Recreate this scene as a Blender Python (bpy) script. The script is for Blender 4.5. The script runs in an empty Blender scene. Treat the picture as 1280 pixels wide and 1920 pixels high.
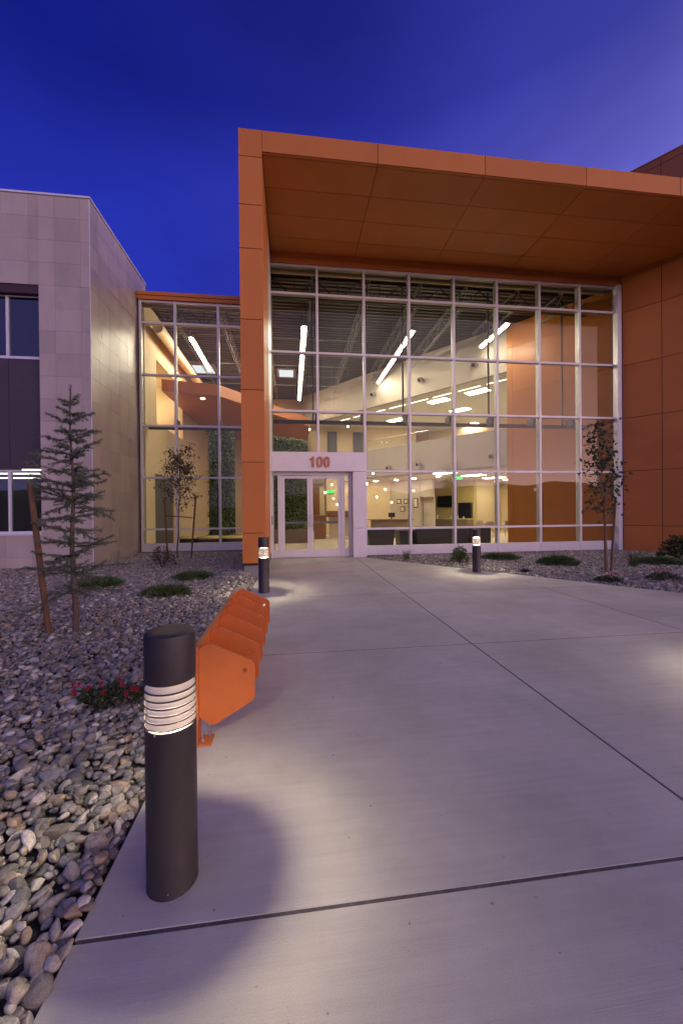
import bpy, bmesh, math, random
from mathutils import Vector, Matrix
from mathutils.geometry import tessellate_polygon
R = math.radians
rng = random.Random(11)
scene = bpy.context.scene
COL = scene.collection

# ------------------------------------------------------------------ camera, sky, exposure
cam_data = bpy.data.cameras.new('camera')
cam = bpy.data.objects.new('camera', cam_data)
COL.objects.link(cam)
scene.camera = cam
FPX, YAW, PITCH, ROLL = 727.7, R(7.284), R(-0.310), R(0.529)
cam_data.sensor_fit = 'HORIZONTAL'
cam_data.sensor_width = 36.0
cam_data.lens = FPX / 1280 * 36
cam_data.clip_end = 12000
cam_data.clip_start = 0.05
fw = Vector((math.sin(YAW) * math.cos(PITCH), math.cos(YAW) * math.cos(PITCH), math.sin(PITCH)))
r0 = Vector((math.cos(YAW), -math.sin(YAW), 0))
d0 = fw.cross(r0)
rt = r0 * math.cos(ROLL) + d0 * math.sin(ROLL)
dn = -r0 * math.sin(ROLL) + d0 * math.cos(ROLL)
mat3 = Matrix((rt, -dn, -fw)).transposed()
cam.matrix_world = Matrix.Translation((0, 0, 1.6)) @ mat3.to_4x4()

def pix(p):                       # position in the 1280x1920 frame, only used to rank stones by size
    q = Vector(p) - Vector((0, 0, 1.6))
    z = q.dot(fw)
    if z < 0.1:
        return None
    return 640 + FPX * q.dot(rt) / z, 960 + FPX * q.dot(dn) / z, z

world = bpy.data.worlds.new('World')
scene.world = world
world.use_nodes = True
nt = world.node_tree
nt.nodes.clear()
SUNSET = Vector((0.72, -0.69, 0.02)).normalized()
SKY_STRENGTH = 1.0
def wn(t, **k):
    n = nt.nodes.new(t)
    for a, b in k.items():
        setattr(n, a, b)
    return n
def ramp(node, stops):
    cr = node.color_ramp
    cr.interpolation = 'B_SPLINE' if len(stops) > 3 else 'LINEAR'
    cr.interpolation = 'LINEAR'
    while len(cr.elements) < len(stops):
        cr.elements.new(0.5)
    for e, (p, c) in zip(cr.elements, stops):
        e.position = p
        e.color = (c, c, c, 1) if isinstance(c, (int, float)) else (*c, 1)
tc = wn('ShaderNodeTexCoord')
vn = wn('ShaderNodeVectorMath', operation='NORMALIZE')
nt.links.new(tc.outputs['Generated'], vn.inputs[0])
vd = wn('ShaderNodeVectorMath', operation='DOT_PRODUCT')
vd.inputs[1].default_value = SUNSET
nt.links.new(vn.outputs[0], vd.inputs[0])
ma = wn('ShaderNodeMath', operation='MULTIPLY_ADD')
ma.inputs[1].default_value = 0.5
ma.inputs[2].default_value = 0.5
nt.links.new(vd.outputs['Value'], ma.inputs[0])
sep = wn('ShaderNodeSeparateXYZ')
nt.links.new(vn.outputs[0], sep.inputs[0])
low = wn('ShaderNodeValToRGB')
ramp(low, [(0.0, (.03, .045, .55)), (.14, (.034, .052, .59)), (.32, (.09, .10, .75)), (.52, (.30, .28, 1.12)), (.60, (.40, .36, 1.12)), (.76, (.72, .60, .98)), (1.0, (1.15, .86, .90))])
high = wn('ShaderNodeValToRGB')
ramp(high, [(0.0, (.002, .005, .15)), (.17, (.003, .007, .17)), (.52, (.018, .024, .235)), (.75, (.13, .115, .34)), (1.0, (.30, .25, .44))])
tel = wn('ShaderNodeValToRGB')
ramp(tel, [(0.0, 0.0), (.2, .08), (.35, .25), (.53, .50), (.61, .67), (.71, .92), (.82, .98), (1.0, 1.0)])
nt.links.new(ma.outputs[0], low.inputs[0])
nt.links.new(ma.outputs[0], high.inputs[0])
nt.links.new(sep.outputs['Z'], tel.inputs[0])
mx = wn('ShaderNodeMix', data_type='RGBA')
nt.links.new(tel.outputs[0], mx.inputs[0])
nt.links.new(low.outputs[0], mx.inputs[6])
nt.links.new(high.outputs[0], mx.inputs[7])
# afterglow: a warm pink band hugging the horizon where the sun went down
gz1 = wn('ShaderNodeMath', operation='MULTIPLY')
gz1.inputs[1].default_value = -7.0
gab = wn('ShaderNodeMath', operation='ABSOLUTE')
nt.links.new(sep.outputs['Z'], gab.inputs[0])
nt.links.new(gab.outputs[0], gz1.inputs[0])
gex = wn('ShaderNodeMath', operation='EXPONENT')
nt.links.new(gz1.outputs[0], gex.inputs[0])
gsm = wn('ShaderNodeMapRange', interpolation_type='SMOOTHSTEP')
gsm.inputs[1].default_value = .83
gsm.inputs[2].default_value = 1.0
nt.links.new(ma.outputs[0], gsm.inputs[0])
gml = wn('ShaderNodeMath', operation='MULTIPLY')
nt.links.new(gex.outputs[0], gml.inputs[0])
nt.links.new(gsm.outputs[0], gml.inputs[1])
gcol = wn('ShaderNodeVectorMath', operation='SCALE')
gcol.inputs[0].default_value = (11.0, 6.9, 6.9)
nt.links.new(gml.outputs[0], gcol.inputs['Scale'])
gadd = wn('ShaderNodeVectorMath', operation='ADD')
nt.links.new(mx.outputs[2], gadd.inputs[0])
nt.links.new(gcol.outputs[0], gadd.inputs[1])
# thin high wisps of cloud, barely lighter than the sky
cn = wn('ShaderNodeTexNoise')
cn.inputs['Scale'].default_value = 1.6
cn.inputs['Detail'].default_value = 5
cm = wn('ShaderNodeMapping')
cm.inputs['Scale'].default_value = (1.0, 1.0, 2.6)
cm.inputs['Rotation'].default_value = (0.4, 0.5, 0.2)
nt.links.new(vn.outputs[0], cm.inputs[0])
nt.links.new(cm.outputs[0], cn.inputs['Vector'])
cr = wn('ShaderNodeMapRange')
cr.inputs[1].default_value = 0.42
cr.inputs[2].default_value = 0.75
cr.inputs[3].default_value = 0.90
cr.inputs[4].default_value = 1.38
nt.links.new(cn.outputs['Fac'], cr.inputs[0])
bg = wn('ShaderNodeBackground')
vs = wn('ShaderNodeVectorMath', operation='SCALE')
nt.links.new(gadd.outputs[0], vs.inputs[0])
nt.links.new(cr.outputs[0], vs.inputs['Scale'])
nt.links.new(vs.outputs[0], bg.inputs['Color'])
bg.inputs['Strength'].default_value = SKY_STRENGTH
wo = wn('ShaderNodeOutputWorld')
nt.links.new(bg.outputs[0], wo.inputs[0])

scene.view_settings.view_transform = 'Standard'
scene.view_settings.look = 'None'
scene.view_settings.exposure = 0.0
scene.view_settings.gamma = 1.0
cy = scene.cycles
cy.max_bounces = 10
cy.diffuse_bounces = 3
cy.glossy_bounces = 4
cy.transmission_bounces = 4
cy.transparent_max_bounces = 24
cy.caustics_reflective = False
cy.caustics_refractive = False
cy.sample_clamp_indirect = 4.0
cy.use_denoising = True
try:
    cy.denoiser = 'OPENIMAGEDENOISE'
except Exception:
    pass

# ------------------------------------------------------------------ materials
def newmat(name):
    m = bpy.data.materials.new(name)
    m.use_nodes = True
    t = m.node_tree
    b = t.nodes['Principled BSDF']
    return m, t, b
def mat(name, col, rough=.5, metal=0., var=.0, vscale=6., bump=0., bscale=40., objvar=0., stretch=None, spec=.5, detail=4, rvar=0.):
    m, t, b = newmat(name)
    b.inputs['Base Color'].default_value = (*col, 1)
    b.inputs['Roughness'].default_value = rough
    b.inputs['Metallic'].default_value = metal
    b.inputs['Specular IOR Level'].default_value = spec
    N, L = t.nodes, t.links
    if var or bump or rvar:
        tcn = N.new('ShaderNodeTexCoord')
        geo = N.new('ShaderNodeNewGeometry')
        mp = N.new('ShaderNodeMapping')
        if stretch:
            mp.inputs['Scale'].default_value = stretch
        L.new(geo.outputs['Position'], mp.inputs[0])
    last = None
    if var or objvar:
        mul = None
        if var:
            n = N.new('ShaderNodeTexNoise')
            n.inputs['Scale'].default_value = vscale
            n.inputs['Detail'].default_value = detail
            L.new(mp.outputs[0], n.inputs['Vector'])
            mr = N.new('ShaderNodeMapRange')
            mr.inputs[1].default_value = .25
            mr.inputs[2].default_value = .75
            mr.inputs[3].default_value = 1 - var
            mr.inputs[4].default_value = 1 + var
            L.new(n.outputs['Fac'], mr.inputs[0])
            mul = mr.outputs[0]
        if objvar:
            oi = N.new('ShaderNodeObjectInfo')
            mr2 = N.new('ShaderNodeMapRange')
            mr2.inputs[3].default_value = 1 - objvar
            mr2.inputs[4].default_value = 1 + objvar
            L.new(oi.outputs['Random'], mr2.inputs[0])
            if mul:
                mm = N.new('ShaderNodeMath')
                mm.operation = 'MULTIPLY'
                L.new(mul, mm.inputs[0])
                L.new(mr2.outputs[0], mm.inputs[1])
                mul = mm.outputs[0]
            else:
                mul = mr2.outputs[0]
        sc = N.new('ShaderNodeVectorMath')
        sc.operation = 'SCALE'
        sc.inputs[0].default_value = col
        L.new(mul, sc.inputs['Scale'])
        L.new(sc.outputs[0], b.inputs['Base Color'])
    if rvar:
        n3 = N.new('ShaderNodeTexNoise')
        n3.inputs['Scale'].default_value = vscale * .6
        n3.inputs['Detail'].default_value = 6
        L.new(mp.outputs[0], n3.inputs['Vector'])
        mr3 = N.new('ShaderNodeMapRange')
        mr3.inputs[1].default_value = .3
        mr3.inputs[2].default_value = .7
        mr3.inputs[3].default_value = max(.03, rough - rvar)
        mr3.inputs[4].default_value = rough + rvar
        L.new(n3.outputs['Fac'], mr3.inputs[0])
        L.new(mr3.outputs[0], b.inputs['Roughness'])
    if bump:
        n2 = N.new('ShaderNodeTexNoise')
        n2.inputs['Scale'].default_value = bscale
        n2.inputs['Detail'].default_value = 5
        L.new(mp.outputs[0], n2.inputs['Vector'])
        bp = N.new('ShaderNodeBump')
        bp.inputs['Strength'].default_value = bump
        bp.inputs['Distance'].default_value = .01
        L.new(n2.outputs['Fac'], bp.inputs['Height'])
        L.new(bp.outputs[0], b.inputs['Normal'])
    return m
def emit(name, col, s):
    m = bpy.data.materials.new(name)
    m.use_nodes = True
    t = m.node_tree
    t.nodes.clear()
    e = t.nodes.new('ShaderNodeEmission')
    e.inputs[0].default_value = (*col, 1)
    e.inputs[1].default_value = s
    o = t.nodes.new('ShaderNodeOutputMaterial')
    t.links.new(e.outputs[0], o.inputs[0])
    return m
def glassmat(name, f0, tint):
    m = bpy.data.materials.new(name)
    m.use_nodes = True
    t = m.node_tree
    t.nodes.clear()
    N, L = t.nodes, t.links
    lw = N.new('ShaderNodeLayerWeight')
    pw = N.new('ShaderNodeMath')
    pw.operation = 'POWER'
    pw.inputs[1].default_value = 5
    L.new(lw.outputs['Facing'], pw.inputs[0])
    lw.inputs['Blend'].default_value = .5
    mm = N.new('ShaderNodeMath')
    mm.operation = 'MULTIPLY_ADD'
    mm.inputs[1].default_value = 1 - f0
    mm.inputs[2].default_value = f0
    L.new(pw.outputs[0], mm.inputs[0])
    tr = N.new('ShaderNodeBsdfTransparent')
    tr.inputs[0].default_value = (*tint, 1)
    gl = N.new('ShaderNodeBsdfGlossy')
    gl.inputs['Roughness'].default_value = 0.0
    mixn = N.new('ShaderNodeMixShader')
    L.new(mm.outputs[0], mixn.inputs[0])
    L.new(tr.outputs[0], mixn.inputs[1])
    L.new(gl.outputs[0], mixn.inputs[2])
    o = N.new('ShaderNodeOutputMaterial')
    L.new(mixn.outputs[0], o.inputs[0])
    return m
def stonemat(name):
    m, t, b = newmat(name)
    N, L = t.nodes, t.links
    oi = N.new('ShaderNodeObjectInfo')
    rp = N.new('ShaderNodeValToRGB')
    ramp(rp, [(0, (.10, .098, .096)), (.14, (.20, .195, .18)), (.32, (.31, .295, .265)), (.48, (.18, .16, .132)), (.60, (.37, .345, .295)), (.73, (.42, .31, .19)), (.80, (.25, .245, .24)), (.92, (.52, .485, .415)), (1, (.70, .66, .58))])
    L.new(oi.outputs['Random'], rp.inputs[0])
    tcn = N.new('ShaderNodeTexCoord')
    n = N.new('ShaderNodeTexNoise')
    n.inputs['Scale'].default_value = 3.0
    n.inputs['Detail'].default_value = 8
    n.inputs['Roughness'].default_value = .75
    L.new(tcn.outputs['Object'], n.inputs['Vector'])
    n2 = N.new('ShaderNodeTexNoise')
    n2.inputs['Scale'].default_value = 22.0
    n2.inputs['Detail'].default_value = 2
    L.new(tcn.outputs['Object'], n2.inputs['Vector'])
    mr = N.new('ShaderNodeMapRange')
    mr.inputs[1].default_value = .3
    mr.inputs[2].default_value = .7
    mr.inputs[3].default_value = .62
    mr.inputs[4].default_value = 1.3
    L.new(n.outputs['Fac'], mr.inputs[0])
    mr2 = N.new('ShaderNodeMapRange')
    mr2.inputs[1].default_value = .35
    mr2.inputs[2].default_value = .65
    mr2.inputs[3].default_value = .75
    mr2.inputs[4].default_value = 1.22
    L.new(n2.outputs['Fac'], mr2.inputs[0])
    mm = N.new('ShaderNodeMath')
    mm.operation = 'MULTIPLY'
    L.new(mr.outputs[0], mm.inputs[0])
    L.new(mr2.outputs[0], mm.inputs[1])
    sc = N.new('ShaderNodeVectorMath')
    sc.operation = 'SCALE'
    L.new(rp.outputs[0], sc.inputs[0])
    L.new(mm.outputs[0], sc.inputs['Scale'])
    L.new(sc.outputs[0], b.inputs['Base Color'])
    b.inputs['Roughness'].default_value = .62
    bp = N.new('ShaderNodeBump')
    bp.inputs['Strength'].default_value = .25
    bp.inputs['Distance'].default_value = .05
    L.new(n.outputs['Fac'], bp.inputs['Height'])
    L.new(bp.outputs[0], b.inputs['Normal'])
    return m
def concretemat(name):
    m, t, b = newmat(name)
    N, L = t.nodes, t.links
    geo = N.new('ShaderNodeNewGeometry')
    def noise(scale, detail, stretch=None, rough=.5):
        n = N.new('ShaderNodeTexNoise')
        n.inputs['Scale'].default_value = scale
        n.inputs['Detail'].default_value = detail
        n.inputs['Roughness'].default_value = rough
        if stretch:
            mp = N.new('ShaderNodeMapping')
            mp.inputs['Scale'].default_value = stretch
            L.new(geo.outputs['Position'], mp.inputs[0])
            L.new(mp.outputs[0], n.inputs['Vector'])
        else:
            L.new(geo.outputs['Position'], n.inputs['Vector'])
        return n
    def rng_(n, a, bb, lo=.3, hi=.7):
        mr = N.new('ShaderNodeMapRange')
        mr.inputs[1].default_value = lo
        mr.inputs[2].default_value = hi
        mr.inputs[3].default_value = a
        mr.inputs[4].default_value = bb
        L.new(n.outputs['Fac'], mr.inputs[0])
        return mr.outputs[0]
    def mul(a, c):
        k = N.new('ShaderNodeMath')
        k.operation = 'MULTIPLY'
        L.new(a, k.inputs[0])
        L.new(c, k.inputs[1])
        return k.outputs[0]
    blot = rng_(noise(.9, 7, None, .65), .80, 1.13)
    broom = noise(1.0, 3, (3.0, 240.0, 1.0))
    br = rng_(broom, .965, 1.035)
    streak = rng_(noise(1.0, 5, (1.2, 22.0, 1.0)), .95, 1.05)
    grain = rng_(noise(260, 3), .88, 1.12)
    spots = rng_(noise(26, 1), 1.0, .55, .75, .80)
    oi = N.new('ShaderNodeObjectInfo')
    ov = N.new('ShaderNodeMapRange')
    ov.inputs[3].default_value = .95
    ov.inputs[4].default_value = 1.05
    L.new(oi.outputs['Random'], ov.inputs[0])
    val = mul(mul(mul(mul(blot, br), mul(streak, grain)), spots), ov.outputs[0])
    sc = N.new('ShaderNodeVectorMath')
    sc.operation = 'SCALE'
    sc.inputs[0].default_value = (.535, .52, .45)
    L.new(val, sc.inputs['Scale'])
    L.new(sc.outputs[0], b.inputs['Base Color'])
    b.inputs['Roughness'].default_value = .7
    b.inputs['Specular IOR Level'].default_value = .35
    bp = N.new('ShaderNodeBump')
    bp.inputs['Strength'].default_value = .35
    bp.inputs['Distance'].default_value = .002
    L.new(broom.outputs['Fac'], bp.inputs['Height'])
    L.new(bp.outputs[0], b.inputs['Normal'])
    return m
def leafmat(name, col, objvar=.25, trans=.3):
    m, t, b = newmat(name)
    N, L = t.nodes, t.links
    geo = N.new('ShaderNodeNewGeometry')
    mr = N.new('ShaderNodeMapRange')
    mr.inputs[3].default_value = .55
    mr.inputs[4].default_value = 1.5
    L.new(geo.outputs['Random Per Island'], mr.inputs[0])
    sc = N.new('ShaderNodeVectorMath')
    sc.operation = 'SCALE'
    sc.inputs[0].default_value = col
    L.new(mr.outputs[0], sc.inputs['Scale'])
    L.new(sc.outputs[0], b.inputs['Base Color'])
    b.inputs['Roughness'].default_value = .55
    return m

ORANGE = mat('orange_panel', (.56, .192, .046), .50, 0, .06, 1.2, .02, 300, objvar=.06, rvar=.08, spec=.25)
ORANGE_RACK = mat('orange_powder_coat', (.56, .155, .040), .45, 0, .08, 9, .05, 500, rvar=.08, spec=.3)
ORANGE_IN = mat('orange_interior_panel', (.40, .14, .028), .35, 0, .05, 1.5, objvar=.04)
BACKING = mat('dark_joint', (.035, .018, .012), .9)
CONC = concretemat('broom_concrete')
ALU = mat('anodised_aluminium', (.72, .70, .73), .38, .15, .05, 3, rvar=.06)
ALU_IN = mat('interior_mullion', (.42, .40, .38), .45, .2)
GLASS = glassmat('facade_glass', .019, (.90, .92, .91))
GLASS_DARK = glassmat('office_glass', .07, (.55, .58, .62))
GLASS_IN = glassmat('rail_glass', .04, (.93, .96, .94))
TILE = mat('stone_tile', (.44, .375, .335), .34, 0, .10, 2.2, .06, 9, objvar=.10, stretch=(1, 1, .35), rvar=.08)
TILE_BACK = mat('tile_joint', (.17, .14, .125), .9)
SPANDREL = mat('dark_spandrel', (.060, .042, .042), .40, 0, .15, 2)
BRONZE = mat('dark_bronze_paint', (.040, .033, .030), .48, .1, .12, 14, .06, 420, rvar=.08)
CONE = mat('louvre_opal', (.80, .77, .70), .5)
_t = CONE.node_tree
_tr = _t.nodes.new('ShaderNodeBsdfTranslucent')
_tr.inputs[0].default_value = (.85, .80, .68, 1)
_mx = _t.nodes.new('ShaderNodeMixShader')
_mx.inputs[0].default_value = .22
_t.links.new(_t.nodes['Principled BSDF'].outputs[0], _mx.inputs[1])
_t.links.new(_tr.outputs[0], _mx.inputs[2])
_t.links.new(_mx.outputs[0], _t.nodes['Material Output'].inputs[0])
LAMP = emit('bollard_lamp', (1.0, .84, .60), 780)
STONE = stonemat('river_stone')
EARTH = mat('dark_earth', (.055, .048, .042), .95, 0, .3, 8, .3, 30)
ASPHALT = mat('asphalt', (.05, .05, .052), .9, 0, .15, 3)
HILL = mat('hill_scrub', (.035, .030, .028), 1.0, 0, .25, .01)
BEIGE = mat('beige_paint', (.66, .51, .33), .75, 0, .03, 2)
BEIGE_DK = mat('taupe_paint', (.46, .385, .32), .75, 0, .03, 2)
TAUPE = mat('grey_taupe_paint', (.37, .32, .275), .75, 0, .03, 2)
YELLOW = mat('yellow_paint', (.66, .52, .22), .75, 0, .03, 2)
CEIL = mat('ceiling_tile', (.68, .63, .55), .85)
DECK = mat('steel_deck', (.10, .098, .105), .5, .3, .08, 4)
STEEL = mat('joist_paint', (.24, .235, .235), .55, .2)
STEEL_DK = mat('dark_steel', (.018, .018, .022), .5, .1)
FLOOR_IN = mat('carpet_tile', (.52, .42, .31), .8, 0, .06, 5)
WOOD = mat('walnut_veneer', (.26, .105, .035), .4, 0, .18, 4, stretch=(1, 1, 12))
WOOD_L = mat('laminate_brown', (.20, .135, .085), .5, 0, .1, 5)
DARKFAB = mat('dark_leather', (.028, .022, .016), .45, 0, .2, 20)
GREYDOOR = mat('grey_door', (.10, .10, .11), .5)
BLACK = mat('black_plastic', (.012, .012, .014), .4)
SCREEN = mat('dark_screen', (.01, .012, .018), .08)
CREAM = mat('cream_vinyl', (.55, .44, .20), .5)
CHROME = mat('brushed_steel', (.60, .60, .62), .28, .9)
STAKE = mat('stake_wood', (.16, .085, .045), .8, 0, .3, 14, .4, 60, stretch=(6, 6, .6))
BARK = mat('young_bark', (.115, .080, .062), .85, 0, .3, 30, .5, 90)
BARK_PALE = mat('pale_bark', (.24, .19, .16), .8, 0, .25, 30, .4, 90)
NEEDLE = leafmat('spruce_needles', (.115, .150, .110))
JUNIPER = leafmat('juniper_needles', (.060, .105, .026))
LEAF = leafmat('dark_leaves', (.042, .066, .020))
LEAF_BR = leafmat('bronze_leaves', (.060, .056, .024))
LEAF_LIGHT = leafmat('light_leaves', (.085, .125, .030))
LEAF_RED = leafmat('purple_barberry', (.055, .014, .016))
PETAL = leafmat('red_petals', (.42, .020, .045))
IVY = leafmat('wall_foliage', (.15, .22, .055))
LIGHT = emit('fluorescent_tube', (1.0, .85, .62), 105)
TROFFER = emit('troffer_lens', (1.0, .86, .60), 38)
DOWNLIGHT = emit('downlight_lens', (1.0, .84, .58), 130)
OFFICE_LIGHT = emit('office_tube', (1.0, .87, .66), 6)
BULB = emit('pendant_bulb', (1.0, .80, .50), 26)
EXITG = emit('exit_letters', (.05, .95, .16), 2.4)
SKYLITE = emit('skylight_lens', (.85, .85, .9), 1.2)
WHITE = mat('white_plastic', (.7, .68, .64), .5)
PAPER = mat('certificate_paper', (.62, .55, .42), .7)
ROPE = mat('black_tie_strap', (.01, .01, .01), .7)

# ------------------------------------------------------------------ mesh helpers
WO = {}
class G:
    def __init__(s):
        s.v = []
        s.f = []
    def box(s, x0, x1, y0, y1, z0, z1):
        o = len(s.v)
        s.v += [(x0, y0, z0), (x1, y0, z0), (x1, y1, z0), (x0, y1, z0), (x0, y0, z1), (x1, y0, z1), (x1, y1, z1), (x0, y1, z1)]
        s.f += [tuple(o + i for i in q) for q in ((0, 3, 2, 1), (4, 5, 6, 7), (0, 1, 5, 4), (1, 2, 6, 5), (2, 3, 7, 6), (3, 0, 4, 7))]
        return s
    def prism(s, poly, z0, z1, fr=None):
        # polygon (counter-clockwise) extruded from z0 to z1; fr maps (a, b, c) to the world
        fr = fr or (lambda a, b, c: (a, b, c))
        n = len(poly)
        o = len(s.v)
        s.v += [fr(a, b, z0) for a, b in poly] + [fr(a, b, z1) for a, b in poly]
        s.f.append(tuple(o + i for i in reversed(range(n))))
        s.f.append(tuple(o + n + i for i in range(n)))
        for i in range(n):
            j = (i + 1) % n
            s.f.append((o + i, o + j, o + n + j, o + n + i))
        return s
    def plate(s, outer, hole, z0, z1, fr):
        # extruded polygon with one hole
        o = len(s.v)
        tri = tessellate_polygon([[Vector((a, b, 0)) for a, b in outer], [Vector((a, b, 0)) for a, b in hole]])
        pts = list(outer) + list(hole)
        n = len(pts)
        s.v += [fr(a, b, z0) for a, b in pts] + [fr(a, b, z1) for a, b in pts]
        for t in tri:
            s.f.append((o + t[0], o + t[1], o + t[2]))
            s.f.append((o + n + t[2], o + n + t[1], o + n + t[0]))
        k = len(outer)
        for a, b in ((0, k), (k, n)):
            m = b - a
            for i in range(m):
                p, q = a + i, a + (i + 1) % m
                s.f.append((o + p, o + q, o + n + q, o + n + p))
        return s
    def tube(s, pts, rad, n=8, cap=True):
        pts = [Vector(p) for p in pts]
        if not isinstance(rad, (list, tuple)):
            rad = [rad] * len(pts)
        rings = []
        up = Vector((.13, .27, .95))
        for i, p in enumerate(pts):
            d = (pts[min(i + 1, len(pts) - 1)] - pts[max(i - 1, 0)]).normalized()
            a = d.cross(up)
            if a.length < .05:
                a = d.cross(Vector((1, 0, 0)))
            a.normalize()
            b = d.cross(a)
            o = len(s.v)
            for k in range(n):
                t = 2 * math.pi * k / n
                s.v.append(tuple(p + (a * math.cos(t) + b * math.sin(t)) * rad[i]))
            rings.append(o)
        for u, w in zip(rings, rings[1:]):
            for k in range(n):
                j = (k + 1) % n
                s.f.append((u + k, u + j, w + j, w + k))
        if cap:
            s.f.append(tuple(rings[0] + k for k in range(n)))
            s.f.append(tuple(rings[-1] + k for k in reversed(range(n))))
        return s
    def lathe(s, prof, n=32, c=(0, 0, 0), close=False):
        rings = []
        for r, z in prof:
            o = len(s.v)
            for k in range(n):
                t = 2 * math.pi * k / n
                s.v.append((c[0] + r * math.cos(t), c[1] + r * math.sin(t), c[2] + z))
            rings.append(o)
        pr = list(zip(rings, rings[1:]))
        if close:
            pr.append((rings[-1], rings[0]))
        for u, w in pr:
            for k in range(n):
                j = (k + 1) % n
                s.f.append((u + k, u + j, w + j, w + k))
        if not close:
            s.f.append(tuple(rings[0] + k for k in reversed(range(n))))
            s.f.append(tuple(rings[-1] + k for k in range(n)))
        return s
    def leaf(s, p, d, n, L, W, fold=.25):
        p = Vector(p)
        d = Vector(d).normalized()
        a = d.cross(Vector(n))
        if a.length < 1e-3:
            a = d.cross(Vector((.3, .8, .5)))
        a.normalize()
        u = a.cross(d)
        o = len(s.v)
        m = p + d * (L * .48)
        s.v += [tuple(p), tuple(m + a * W * .5 + u * W * fold), tuple(p + d * L - u * L * .12), tuple(m - a * W * .5 + u * W * fold), tuple(m)]
        s.f += [(o, o + 4, o + 1), (o + 1, o + 4, o + 2), (o, o + 3, o + 4), (o + 3, o + 2, o + 4)]
        return s
    def needle(s, p, d, n, L, W):
        p = Vector(p)
        d = Vector(d).normalized()
        a = d.cross(Vector(n))
        if a.length < 1e-3:
            a = d.cross(Vector((.3, .8, .5)))
        a.normalize()
        o = len(s.v)
        s.v += [tuple(p - a * W * .5), tuple(p + a * W * .5), tuple(p + d * L)]
        s.f.append((o, o + 1, o + 2))
        return s

def put(name, me, parent=None, loc=(0, 0, 0)):
    o = bpy.data.objects.new(name, me)
    COL.objects.link(o)
    w = Vector(loc)
    if parent is not None:
        o.parent = parent
        o.location = w - WO[parent.name]
    else:
        o.location = w
    WO[o.name] = w
    return o
def build(name, g, m, parent=None, smooth=False, bevel=0., loc=(0, 0, 0), seg=2):
    me = bpy.data.meshes.new(name)
    me.from_pydata([tuple(v) for v in g.v], [], g.f)
    me.materials.append(m)
    if smooth:
        me.shade_smooth()
    me.update()
    o = put(name, me, parent, loc)
    if bevel:
        b = o.modifiers.new('bevel', 'BEVEL')
        b.width = bevel
        b.segments = seg
        b.limit_method = 'ANGLE'
        b.angle_limit = R(40)
    return o
CUBES = {}
def piece(name, m, parent, x0, x1, y0, y1, z0, z1, bevel=0.):
    # a box; boxes of the same size and material share one mesh
    key = (round(x1 - x0, 4), round(y1 - y0, 4), round(z1 - z0, 4), m.name)
    if key not in CUBES:
        g = G().box(-key[0] / 2, key[0] / 2, -key[1] / 2, key[1] / 2, -key[2] / 2, key[2] / 2)
        me = bpy.data.meshes.new(name)
        me.from_pydata(g.v, [], g.f)
        me.materials.append(m)
        CUBES[key] = me
    o = put(name, CUBES[key], parent, ((x0 + x1) / 2, (y0 + y1) / 2, (z0 + z1) / 2))
    if bevel:
        b = o.modifiers.new('bevel', 'BEVEL')
        b.width = bevel
        b.segments = 2
    return o
def empty(name, loc, rz=0):
    o = bpy.data.objects.new(name, None)
    COL.objects.link(o)
    o.location = loc
    o.rotation_euler[2] = rz
    o.empty_display_size = .2
    WO[o.name] = Vector(loc)
    return o
def tag(o, label=None, cat=None, group=None, kind=None):
    if label:
        o['label'] = label
    if cat:
        o['category'] = cat
    if group:
        o['group'] = group
    if kind:
        o['kind'] = kind
    return o
def copy_tree(o, loc, label=None):
    c = o.copy()
    COL.objects.link(c)
    c.location = loc
    WO[c.name] = Vector(loc)
    if label:
        c['label'] = label
    for ch in [x for x in bpy.data.objects if x.parent == o]:
        k = ch.copy()
        COL.objects.link(k)
        k.parent = c
        for gg in [x for x in bpy.data.objects if x.parent == ch]:
            q = gg.copy()
            COL.objects.link(q)
            q.parent = k
    return c
def clip(poly, nx, ny, c):
    # keep the part of the polygon with nx*x + ny*y <= c
    out = []
    for i, p in enumerate(poly):
        q = poly[(i + 1) % len(poly)]
        dp, dq = nx * p[0] + ny * p[1] - c, nx * q[0] + ny * q[1] - c
        if dp <= 0:
            out.append(p)
        if dp * dq < 0:
            t = dp / (dp - dq)
            out.append((p[0] + t * (q[0] - p[0]), p[1] + t * (q[1] - p[1])))
    return out
def area(poly):
    return abs(sum(p[0] * q[1] - q[0] * p[1] for p, q in zip(poly, poly[1:] + poly[:1]))) / 2 if len(poly) > 2 else 0
def text_mesh(s, size, depth, bold=0.):
    cu = bpy.data.curves.new('letters', 'FONT')
    cu.body = s
    cu.size = size
    cu.extrude = depth
    cu.offset = bold
    cu.align_x = 'CENTER'
    cu.align_y = 'CENTER'
    o = bpy.data.objects.new('letters', cu)
    COL.objects.link(o)
    bpy.context.view_layer.update()
    me = bpy.data.meshes.new_from_object(o.evaluated_get(bpy.context.evaluated_depsgraph_get()))
    bpy.data.objects.remove(o)
    return me
def rounded(pts, r, k=5):
    # round the corners of a polygon
    out = []
    n = len(pts)
    for i in range(n):
        p, a, b = Vector(pts[i]), Vector(pts[i - 1]), Vector(pts[(i + 1) % n])
        u, w = (a - p).normalized(), (b - p).normalized()
        rr = r[i] if isinstance(r, (list, tuple)) else r
        if rr <= 0:
            out.append(tuple(p))
            continue
        half = math.acos(max(-1, min(1, u.dot(w)))) / 2
        t = rr / math.tan(half)
        s, e = p + u * t, p + w * t
        for j in range(k + 1):
            f = j / k
            out.append(tuple((1 - f) ** 2 * s + 2 * f * (1 - f) * p + f * f * e))
    return out

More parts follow.
